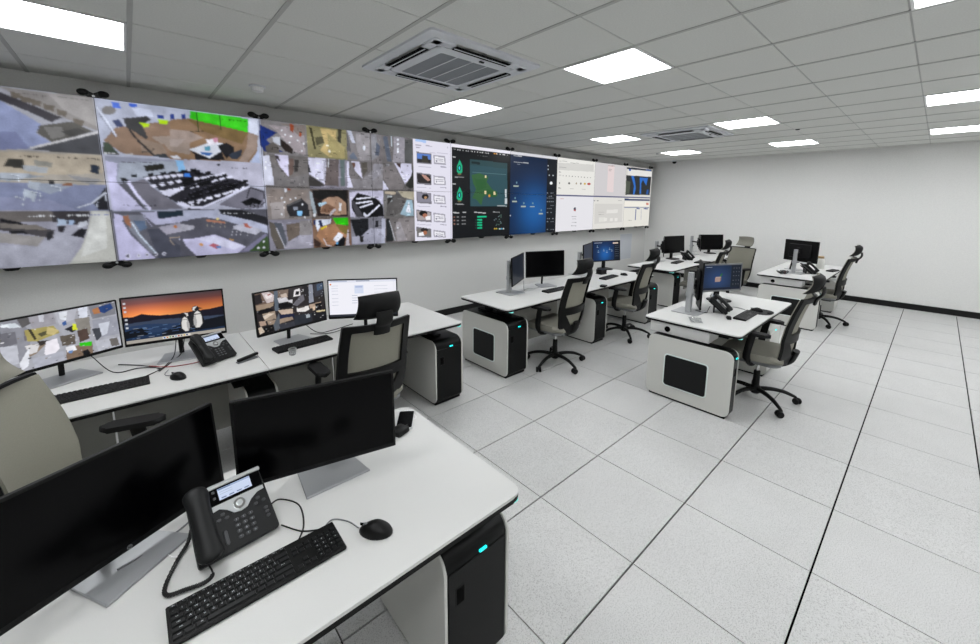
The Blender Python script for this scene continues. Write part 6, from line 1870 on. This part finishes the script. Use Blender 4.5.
# ------------------------------------------------------------------ keyboards and mice
ROWS = [([1]*13+[2], 0), ([1.5]+[1]*12+[1.5], 1), ([1.75]+[1]*11+[2.25], 2), ([2.25]+[1]*10+[2.75], 3), ([1.25, 1.25, 1.25, 6, 1.25, 1.25, 1.25, 1.5], 4)]
def make_keyboard(label, loc, rz, w_=.41, d=.115, single=False):
    t = thing('keyboard', label, 'keyboard', loc, rz, 'black keyboards'); u = w_/23.2; kd = d/6.9
    bm = box(B(), -w_/2, -d/2, 0, w_/2, d/2, .012, .003)
    for v in bm.verts:
        if v.co.z > .006: v.co.z += (v.co.y+d/2)*.07
    obj('case', bm, 'black_plastic', t)
    cells = []
    y0 = -d/2+kd*.45
    for row, r in ROWS:
        x = -w_/2+u*.35; yy = y0+(4-r)*kd*1.02
        for k in row: cells.append((x, yy, k*u, kd)); x += k*u
    x = -w_/2+u*.35; yy = y0+5.3*kd
    for g in range(13): cells.append((x+u*(g*1.16 if g else 0), yy, u*1.0, kd*.82))
    for r in range(5):
        for c in range(3):
            if r == 2 or (r == 1 and 0): continue
            if r == 1 and c != 1: continue
            if r == 0 or r >= 3 or (r == 1 and c == 1): cells.append((-w_/2+u*(15.75+c), y0+r*kd*1.02, u, kd))
    for r in range(5):
        for c in range(4): cells.append((-w_/2+u*(19.0+c), y0+r*kd*1.02, u*.95, kd))
    def key(bm, w2, d2, mtx): 
        g = .0009; z1 = .0045
        a = [bm.verts.new(mtx@Vector(p)) for p in ((g, g, 0), (w2-g, g, 0), (w2-g, d2-g, 0), (g, d2-g, 0))]
        q = .0028; b_ = [bm.verts.new(mtx@Vector(p)) for p in ((q, q, z1), (w2-q, q, z1), (w2-q, d2-q*.7, z1), (q, d2-q*.7, z1))]
        bm.faces.new(b_)
        for i in range(4): bm.faces.new((a[i], a[(i+1) % 4], b_[(i+1) % 4], b_[i]))
    zf = lambda y: .012+(y+d/2)*.07-.0002
    if single:
        cache = {}
        for x, y, w2, d2 in cells:
            k = (round(w2, 4), round(d2, 4))
            if k not in cache:
                bm = B(); key(bm, w2, d2, Matrix.Identity(4)); me = bpy.data.meshes.new('key'); bm.to_mesh(me); bm.free(); me.materials.append(MATS['key_black']); cache[k] = me
            o = bpy.data.objects.new('key', cache[k]); C.objects.link(o); o.parent = t; o.location = (x, y, zf(y))
        L = []; 
        for chars, r, x0, st in (('`1234567890-=', 0, .35, 1), ('QWERTYUIOP[]', 1, 1.85, 1), ("ASDFGHJKL;'", 2, 2.1, 1), ('ZXCVBNM,./', 3, 2.6, 1)):
            for i, c_ in enumerate(chars): L.append((c_, -w_/2+u*(x0+i*st+.42), y0+(4-r)*kd*1.02+kd*.58))
        for s_, i in zip(('789-', '456+', '123', '0.'), (3, 2, 1, 0)):
            for j, c_ in enumerate(s_): L.append((c_, -w_/2+u*(19.4+j), y0+i*kd*1.02+kd*.55))
        for i, s_ in enumerate(['Esc']+['F%d' % q for q in range(1, 13)]): L.append((s_, -w_/2+u*(.85+i*1.16), yy+kd*.4))
        for s_, x_, r in (('Tab', .9, 1), ('Caps', 1.0, 2), ('Shift', 1.2, 3), ('Ctrl', .9, 4), ('Alt', 3.4, 4), ('Enter', 14.0, 2)): L.append((s_, -w_/2+u*(x_+.2), y0+(4-r)*kd*1.02+kd*.55))
        mb = bmesh.new()
        for s_, x, y in L:
            cu = bpy.data.curves.new('t', 'FONT'); cu.body = s_; cu.size = .0072 if len(s_) == 1 else .0042; cu.align_x = 'CENTER'; cu.align_y = 'CENTER'; cu.resolution_u = 1; cu.offset = .0001
            o = bpy.data.objects.new('t', cu); C.objects.link(o)
            me = bpy.data.meshes.new_from_object(o.evaluated_get(bpy.context.evaluated_depsgraph_get())); bpy.data.objects.remove(o)
            me.transform(Matrix.Translation((x, y, zf(y)+.0049))); mb.from_mesh(me); bpy.data.meshes.remove(me)
        me = bpy.data.meshes.new('key_legends'); mb.to_mesh(me); mb.free(); me.materials.append(MATS['legend'])
        o = bpy.data.objects.new('key_legends', me); C.objects.link(o); o.parent = t; o['kind'] = 'stuff'
    else:
        bm = B()
        for x, y, w2, d2 in cells: key(bm, w2, d2, Matrix.Translation((x, y, zf(y))))
        obj('keys', bm, 'key_black', t, kind='stuff')
    return t
make_keyboard('large black keyboard in the foreground, in front of the desk phone', (.176, 1.118, ZA), 0, .412, .115, True)
kb = make_keyboard('black keyboard at the left on the wall desk, under the camera pictures monitor', (-.20, 2.905, ZA), .0, .39, .105)
def kbd(label, x, y, z, rz): return dup(kb, (x, y, z), rz, label)
kbd('black keyboard on the wall desk behind the drinking glass', .838, 2.95, ZA, .12)
kbd('black keyboard on the middle wall desk, under the black switched-off monitor', 3.72, 2.99, ZB_, 0.0)
kbd('black keyboard on the wall desk under the blue dashboard monitor', 4.95, 3.03, ZB_, .1)
kbd('black keyboard on the centre right desk', 4.225, 1.105, ZB_, 0)
kbd('black keyboard on the far corner desk, beside the black phone', 7.22, 3.05, ZB_, .1)
def make_mouse(label, loc, rz):
    t = thing('mouse', label, 'mouse', loc, rz, 'black computer mice'); bm = ellipsoid(B(), (0, 0, .004), (.032, .054, .034), None, 20, 14)
    for v in bm.verts:
        v.co.z = max(v.co.z, .0005); v.co.x *= 1-.12*max(0, v.co.y/.054); v.co.z *= 1-.25*max(0, v.co.y/.054)
    obj('shell', bm, 'black_plastic', t, True)
    w2 = obj('scroll_wheel', lathe(B(), [(.008, -.003), (.010, 0), (.008, .003)], (0, 0), 12, Matrix.Translation((0, .032, .022))@Matrix.Rotation(PI/2, 4, 'Y')), 'grey_plastic', t, True)
    obj('button_gap', box(B(), -.0008, .01, .02, .0008, .05, .0295), 'dark_slot', t)
    return t
ms = make_mouse('black mouse on the nearest desk, right of the large keyboard', (.474, 1.062, ZA), .73)
def mouse(label, x, y, z, rz): return dup(ms, (x, y, z), rz, label)
mouse('black mouse on the left wall desk, in front of the desk phone', .118, 2.85, ZA, .5)
mouse('black mouse beside the chair back, under the white page monitor', 1.22, 2.82, ZA, 0)
mouse('black mouse lying right of the keyboard under the blue dashboard monitor', 5.30, 3.0, ZB_, .2)
mouse('black mouse on the oval pad, centre right desk', 4.49, 1.09, ZB_+.0042, .3)
t = thing('mouse_pad', 'oval black mouse pad with wrist rest on the centre right desk', 'mouse pad', (4.50, 1.05, ZB_+.0002))
bm = prism(B(), rrect(-.11, -.09, .13, .10, .085, 8), 'z', 0, .004, .001); obj('pad', bm, 'black_matte', t)
obj('wrist_rest', ellipsoid(B(), (.02, -.065, .006), (.06, .022, .012)), 'black_matte', t, True)

# ------------------------------------------------------------------ desk phones
def make_phone(label, loc, rz, cord=False, lcd='cfdcf4'):
    t = thing('desk_phone', label, 'telephone', loc, rz, 'black desk phones')
    A = math.radians(43); ca, sa = math.cos(A), math.sin(A)
    # phone space: u across, v up the face, n out of the face
    M = Matrix(((1, 0, 0, 0), (0, ca, -sa, 0), (0, sa, ca, .012), (0, 0, 0, 1)))
    pr = lambda pts, n0, n1, bev=0: prism(B(), pts, 'z', n0, n1, bev, M)
    obj('body', pr(roundpoly([(-.105, 0), (.105, 0), (.098, .195), (-.098, .195)], (.01, .01, .012, .012), 3), -.018, .008, .003), 'phone_black', t, True)
    obj('stand', prism(B(), [(.03, 0), (.045, 0), (.165, .105), (.15, .11)], 'x', -.055, .055, .002), 'phone_black', t)
    obj('rear_foot', box(B(), -.06, .105, 0, .06, .118, .075, .003), 'phone_black', t)
    obj('top_trim', pr(roundpoly([(-.045, .188), (.099, .188), (.099, .200), (-.045, .200)], (.003, .003, .005, .005), 2), -.006, .014, .001), 'phone_silver', t)
    obj('handset_cradle', pr(roundpoly([(-.104, .01), (-.050, .01), (-.050, .185), (-.098, .185)], (.008,)*4, 3), .008, .016, .002), 'phone_black', t)
    # handset: two cups joined by a grip
    bm = B(); prof = spline([(-.078, .004, .042), (-.078, .03, .050), (-.078, .095, .056), (-.078, .165, .050), (-.078, .197, .040)], 4)
    R_ = [.020, .024, .026, .026, .025, .023, .0215, .021, .021, .021, .0215, .023, .025, .026, .026, .024, .018]
    tube(bm, prof, R_, 12)
    for v in bm.verts: v.co.x = -.078+(v.co.x+.078)*1.2; v.co.z = .050+(v.co.z-.050)*.75
    ellipsoid(bm, (-.078, .022, .028), (.026, .024, .016)); ellipsoid(bm, (-.078, .176, .028), (.026, .024, .016))
    bmesh.ops.transform(bm, matrix=M, verts=bm.verts[:]); obj('handset', bm, 'phone_black', t, True)
    # display
    b_ = obj('display_bezel', pr(rrect(-.044, .142, .094, .187, .004, 2), .008, .0125, .001), 'screen_off', t)
    im = canvas(60, 26, lcd); rect(im, 0, 0, 60, 4, '9fb0d0'); rect(im, 2, 1, 24, 3, '5a6a8a')
    for y in (8, 13): rect(im, 3, y, 26, y+1.5, 'a8b6cc')
    for x in (4, 18, 32, 46): rect(im, x, 21, x+9, 24, '7f8fb0')
    display(b_, im*.95, .088, .034, M@Matrix.Translation((.022, .1655, .0135))@Matrix.Rotation(-PI/2, 4, 'X'), 'lcd')
    for v in (.156, .174):
        obj('button', pr(rrect(-.037, v, -.029, v+.007, .002, 2), .0125, .0145), 'button', b_)
    # silver trim that dips round the navigation ring
    top = [(-.044, .139), (-.010, .139), (.052, .139), (.094, .139)]
    bot = [(.094, .128), (.075, .126), (.055, .114), (.040, .098), (.022, .094), (.004, .098), (-.010, .114), (-.028, .126), (-.044, .124)]
    obj('trim', pr(top+bot, .008, .0115), 'phone_silver', t)
    r_ = obj('navigation_ring', lathe(B(), [(.0155, .011), (.0155, .0155), (.0105, .016)], (.022, .117), 24, M), 'chrome', t, True)
    obj('navigation_button', lathe(B(), [(.009, .0155), (.009, .018), (.006, .0185)], (.022, .117), 20, M), 'phone_silver', r_, True)
    def key(u, v, w2=.0115, h2=.0085, name='button'): 
        return obj(name, pr(rrect(u-w2/2, v-h2/2, u+w2/2, v+h2/2, .0035, 2), .008, .0115, .001), 'button', t, True)
    for r in range(4):
        for c in range(3):
            key(.004+c*.019, .076-r*.0165, .0135, .0095, 'dial_key')
    for u, v in ((-.036, .096), (-.024, .108), (-.016, .094), (.062, .094), (.071, .108), (.084, .095)): key(u, v)
    for v in (.07, .058, .046): key(.084, v)
    obj('volume_rocker', pr(rrect(-.034, .022, -.024, .062, .005, 3), .008, .012, .001), 'button', t)
    g = obj('badge', pr(rrect(-.0505, .124, -.0468, .152, .001, 1), .008, .0108), 'plastic_white', t)
    mb = bmesh.new(); fm = {0: '1', 1: '2', 2: '3', 3: '4', 4: '5', 5: '6', 6: '7', 7: '8', 8: '9', 9: '*', 10: '0', 11: '#'}
    for r in range(4):
        for c in range(3):
            cu = bpy.data.curves.new('t', 'FONT'); cu.body = fm[r*3+c]; cu.size = .008; cu.align_x = 'CENTER'; cu.align_y = 'CENTER'; cu.resolution_u = 1
            o = bpy.data.objects.new('t', cu); C.objects.link(o)
            me = bpy.data.meshes.new_from_object(o.evaluated_get(bpy.context.evaluated_depsgraph_get())); bpy.data.objects.remove(o)
            me.transform(M@Matrix.Translation((.004+c*.019, .076-r*.0165, .0118))); mb.from_mesh(me); bpy.data.meshes.remove(me)
    me = bpy.data.meshes.new('dial_numbers'); mb.to_mesh(me); mb.free(); me.materials.append(MATS['legend'])
    o = bpy.data.objects.new('dial_numbers', me); C.objects.link(o); o.parent = t; o['kind'] = 'stuff'
    return t
ph = make_phone('black desk phone with lit display in the foreground', (.150, 1.262, ZA), .10)
def phone(label, x, y, z, rz): return dup(ph, (x, y, z), rz, label)
phone('black desk phone on the left wall desk, below the penguin monitor', .345, 2.975, ZA, .42)
phone('black desk phone on the centre right desk, below the silver-framed monitor', 4.22, 1.27, ZB_, .35)
phone('black desk phone between the two black monitors of the far corner', 7.78, 3.06, ZB_, .9)
phone('black desk phone behind the silver pole on the farthest free-standing desk', 7.74, 1.19, ZB_, .5)
# coiled handset cord of the foreground phone (a part of it)
def loc_(x, y, z): dx, dy = x-.150, y-1.262; return (dx*math.cos(.1)+dy*math.sin(.1), -dx*math.sin(.1)+dy*math.cos(.1), z)
path = spline([loc_(.068, 1.262, .012), loc_(.073, 1.222, .006), loc_(.053, 1.206, .007), loc_(.012, 1.214, .008), loc_(-.024, 1.226, .008), loc_(-.026, 1.262, .008), loc_(.004, 1.335, .009), loc_(.034, 1.385, .014), loc_(.048, 1.40, .05)], 16)
bm = B(); tube(bm, path[:18], .0022, 6)
hel = []; n = len(path)
for i in range(16, n-1):
    for j in range(5):
        q = path[i].lerp(path[i+1], j/5); d = (path[i+1]-path[i]).normalized(); s = d.cross(Vector((0, 0, 1))).normalized(); up = s.cross(d)
        a = (i*5+j)*1.35; hel.append(q+(s*math.cos(a)+up*math.sin(a))*.0042)
tube(bm, hel, .0016, 5)
obj('handset_cord', bm, 'cable_black', ph, True)

# ------------------------------------------------------------------ cables
def cable(label, pts, m='cable_black', r=.0028):
    if pts[0][0] > 2.2: pts = [(p[0]*.981, p[1]*.981, p[2]) for p in pts]
    o = obj('cable', tube(B(), spline(pts, 6), r, 6), m, smooth=True); return tag(o, label, 'cable', 'desk cables')
cable('thin grey cable from the large keyboard to the foreground mouse', [(.350, 1.178, ZA+.004), (.39, 1.20, ZA+.003), (.425, 1.16, ZA+.003), (.438, 1.105, ZA+.008)], 'cable_grey', .0022)
cable('black cable looping from the foreground phone to the large keyboard', [(.255, 1.40, ZA+.006), (.29, 1.41, ZA+.003), (.33, 1.34, ZA+.003), (.315, 1.24, ZA+.003), (.28, 1.18, ZA+.004)], 'cable_black', .0025)
cable('black cable from the foreground phone side curving to the keyboard top', [(.262, 1.285, ZA+.003), (.30, 1.22, ZA+.003), (.34, 1.19, ZA+.003), (.36, 1.178, ZA+.003)], 'cable_black', .0022)
cable('thin white cable behind the foreground phone', [(.02, 1.45, ZA+.003), (-.02, 1.42, ZA+.003), (.0, 1.36, ZA+.003), (.03, 1.38, ZA+.003)], 'plastic_white', .002)
cable('grey cable on the nearest desk between the two dark monitors', [(.12, 1.60, ZA+.003), (.05, 1.50, ZA+.003), (-.04, 1.44, ZA+.003), (-.12, 1.40, ZA+.016)], 'cable_grey', .003)
zc = ZA+.004
cable('black cable sagging below the left camera pictures monitor', [(-.25, 3.28, zc+.10), (-.16, 3.16, zc+.01), (-.05, 3.17, zc), (.02, 3.12, zc), (.06, 3.07, zc)])
cable('black cable from behind the camera pictures monitor to the bundle', [(-.14, 3.32, zc), (-.06, 3.24, zc), (.02, 3.13, zc), (.05, 3.06, zc)])
cable('pair of black cables rising to the penguin monitor, left one', [(.04, 3.03, zc+.003), (.08, 3.12, zc), (.13, 3.24, zc+.02), (.155, 3.28, zc+.14)])
cable('pair of black cables rising to the penguin monitor, right one', [(.045, 3.02, zc+.004), (.10, 3.14, zc), (.17, 3.26, zc+.02), (.20, 3.29, zc+.14)])
cable('black cable from the bundle down to the left keyboard', [(.045, 3.04, zc+.005), (-.01, 3.0, zc), (-.05, 2.97, zc), (-.065, 2.955, zc)], 'cable_black', .0025)
cable('red cable running from the bundle to the left wall desk phone', [(.0, 3.16, zc+.003), (.08, 3.07, zc+.004), (.17, 3.05, zc), (.25, 3.05, zc), (.31, 3.04, zc+.002)], 'cable_red', .0028)
cable('thin grey cable of the mouse on the left wall desk', [(.085, 3.02, zc), (.065, 2.96, zc), (.075, 2.92, zc), (.12, 2.905, zc+.004)], 'cable_grey', .002)
cable('black cable below the dark camera pictures monitor', [(.95, 3.16, zc), (1.02, 3.10, zc), (1.10, 3.08, zc), (1.20, 3.12, zc)])
cable('second black cable below the white page monitor', [(.93, 3.22, zc+.07), (1.0, 3.14, zc+.006), (1.10, 3.12, zc+.006), (1.24, 3.04, zc+.05)])
cable('grey cable hanging behind the black monitor on the middle wall desk', [(3.40, 3.22, ZB_+.12), (3.42, 3.23, ZB_+.01), (3.50, 3.26, ZB_+.004), (3.60, 3.22, ZB_+.006), (3.66, 3.2, ZB_+.01)], 'cable_grey')
cable('grey network cable from the phone on the centre right desk', [(4.31, 1.30, ZB_+.004), (4.42, 1.34, ZB_+.004), (4.50, 1.28, ZB_+.004), (4.46, 1.18, ZB_+.006)], 'cable_grey', .0025)
cable('black cable behind the phone on the centre right desk', [(4.0, 1.48, ZB_+.02), (4.05, 1.40, ZB_+.004), (4.15, 1.42, ZB_+.004), (4.32, 1.46, ZB_+.01)], 'cable_black', .003)
cable('white charging lead beside the smartphone on the nearest desk', [(.905, 1.60, ZA+.003), (.915, 1.655, ZA+.003), (.93, 1.61, ZA+.003), (.92, 1.56, ZA+.003), (.88, 1.56, ZA+.003)], 'plastic_white', .0018)

# ------------------------------------------------------------------ small things
t = thing('smartphone', 'black smartphone lying on the far corner of the nearest desk', 'smartphone', (.872, 1.575, ZA), -.62)
obj('body', prism(B(), rrect(-.037, -.075, .037, .075, .009, 4), 'z', 0, .008, .0015), 'phone_silver', t)
obj('screen', prism(B(), rrect(-.0345, -.0725, .0345, .0725, .007, 4), 'z', .008, .0086), 'screen_off', t)
t = thing('power_adapter', 'small black adapter behind the dark monitor on the nearest desk', 'adapter', (.80, 1.50, ZA), .3)
obj('body', box(B(), -.035, -.03, 0, .035, .03, .026, .008, None, 2), 'black_plastic', t, True); obj('plug_tail', tube(B(), [(.034, 0, .012), (.055, .004, .010)], .005), 'black_plastic', t)
t = thing('drinking_glass', 'small clear glass on the wall desk in front of the keyboard', 'glass', (.722, 2.80, ZA))
bm = B(); n = 20
prof = [(.001, 0), (.017, 0), (.020, .004), (.025, .042), (.023, .042), (.018, .008), (.001, .006)]
lathe(bm, prof, (0, 0), n); obj('bowl', bm, 'clear', t, True)
obj('rim', lathe(B(), [(.0245, .0422), (.0262, .043), (.0245, .0442), (.023, .043), (.0245, .0422)], (0, 0), 20), 'plastic_white', t, True)
t = thing('stapler', 'slim dark stapler lying right of the phone on the left wall desk', 'stapler', (.475, 2.89, ZA), .35)
obj('base', box(B(), -.065, -.016, 0, .065, .016, .008, .003), 'grey_plastic', t); bm = box(B(), -.062, -.014, .012, .07, .014, .03, .008, None, 2)
for v in bm.verts: v.co.z += v.co.x*.08
obj('top_arm', bm, 'black_plastic', t, True)
t = thing('docking_box', 'small black box standing under the blue dashboard monitor', 'dock', (5.14, 3.28, ZB_), -.1)
obj('case', box(B(), -.06, -.05, .006, .06, .05, .07, .004), 'black_plastic', t); obj('foot_plate', box(B(), -.065, -.055, 0, .065, .055, .006, .002), 'dark_slot', t)
t = thing('radio_handset', 'small black handset right of the mouse on the dashboard desk', 'handset', (5.50, 2.86, ZB_), -.7)
obj('body', box(B(), -.028, -.075, 0, .028, .075, .026, .007, None, 2), 'black_plastic', t, True); obj('earpiece', ellipsoid(B(), (0, .05, .026), (.02, .018, .008)), 'phone_black', t, True)
t = thing('wallet_case', 'small black case lying beside the chair headrest on the wall desk', 'case', (4.36, 2.74, ZB_), .3)
obj('case', box(B(), -.05, -.035, 0, .05, .035, .018, .005), 'black_matte', t); obj('flap', box(B(), -.051, -.036, .0182, .02, .036, .022, .002), 'black_plastic', t)
t = thing('glasses_case', 'small black block in front of the phone on the centre right desk', 'case', (3.99, 1.18, ZB_), .5)
obj('shell', box(B(), -.03, -.018, 0, .03, .018, .02, .006, None, 2), 'black_plastic', t, True); obj('lid', box(B(), -.029, -.017, .0202, .029, .017, .026, .004), 'black_matte', t, True)
t = thing('plastic_pouch', 'clear crumpled plastic pouch on the front corner of the centre right desk', 'pouch', (3.70, 1.36, ZB_), .5)
r_ = random.Random(4); bm = B(); gr = [[bm.verts.new((-.09+i*.02, -.05+j*.02, .003+r_.random()*.012)) for i in range(10)] for j in range(6)]
for j in range(5):
    for i in range(9): bm.faces.new((gr[j][i], gr[j][i+1], gr[j+1][i+1], gr[j+1][i]))
obj('film', bm, 'clear', t, True)
obj('strap', tube(B(), spline([(-.08, .03, .012), (-.03, .045, .02), (.02, .03, .018), (.06, .05, .012)], 5), .0022), 'cable_grey', t, True)
t = thing('monitor_cable_reel', 'tangle of black cable at the left of the farthest free-standing desk', 'cable tangle', (7.25, 1.52, ZB_))
bm = B(); r_ = random.Random(9)
for k in range(5):
    c_ = (r_.uniform(-.1, .1), r_.uniform(-.05, .05)); R0 = r_.uniform(.04, .08)
    tube(bm, [(c_[0]+R0*math.cos(a*.5), c_[1]+R0*.7*math.sin(a*.5), .012+.035*abs(math.sin(a*.31+k))) for a in range(13)], .006, 6)
obj('loops', bm, 'cable_black', t, True); obj('red_plug', box(B(), .07, -.06, .01, .12, -.03, .04, .005), 'red', t); obj('white_plug', box(B(), -.02, .0, .05, .03, .025, .07, .005), 'plastic_white', t)
t = thing('drink_bottle', 'translucent bottle with tan lid right of the monitor seen from behind', 'bottle', (8.42, 1.22, ZB_))
obj('bottle', lathe(B(), [(.05, 0), (.055, .01), (.055, .13), (.04, .165), (.036, .17)], (0, 0), 18), 'panel_grey', t, True)
obj('lid', lathe(B(), [(.04, .17), (.042, .175), (.042, .20), (.036, .205)], (0, 0), 18), 'tan', t, True)
t = thing('walkie_charger', 'flat black charger near the corner of the farthest free-standing desk', 'charger', (8.25, 1.03, ZB_), -.2)
obj('base', box(B(), -.12, -.05, 0, .12, .05, .022, .008), 'black_plastic', t); obj('slot', box(B(), -.06, -.02, .022, .06, .02, .027, .003), 'dark_slot', t)
t = thing('paper_folder', 'dark folder lying on the far corner desk left of the small black chair', 'folder', (7.55, 2.75, ZB_), .1)
obj('cover', box(B(), -.15, -.1, 0, .15, .1, .018, .003), 'black_matte', t); obj('sheets', box(B(), -.14, -.092, .018, .12, .09, .024, .001), 'black_plastic', t)

# things on the right-hand desks were measured on a slightly lower top: bring them to their true place on it
for o in list(C.objects):
    if not o.parent and o.get('category') and o['category'] not in ('monitor', 'cable') and abs(o.location.z-ZB_) < .01 and o.location.x > 2.2:
        o.location.x *= .981; o.location.y *= .981
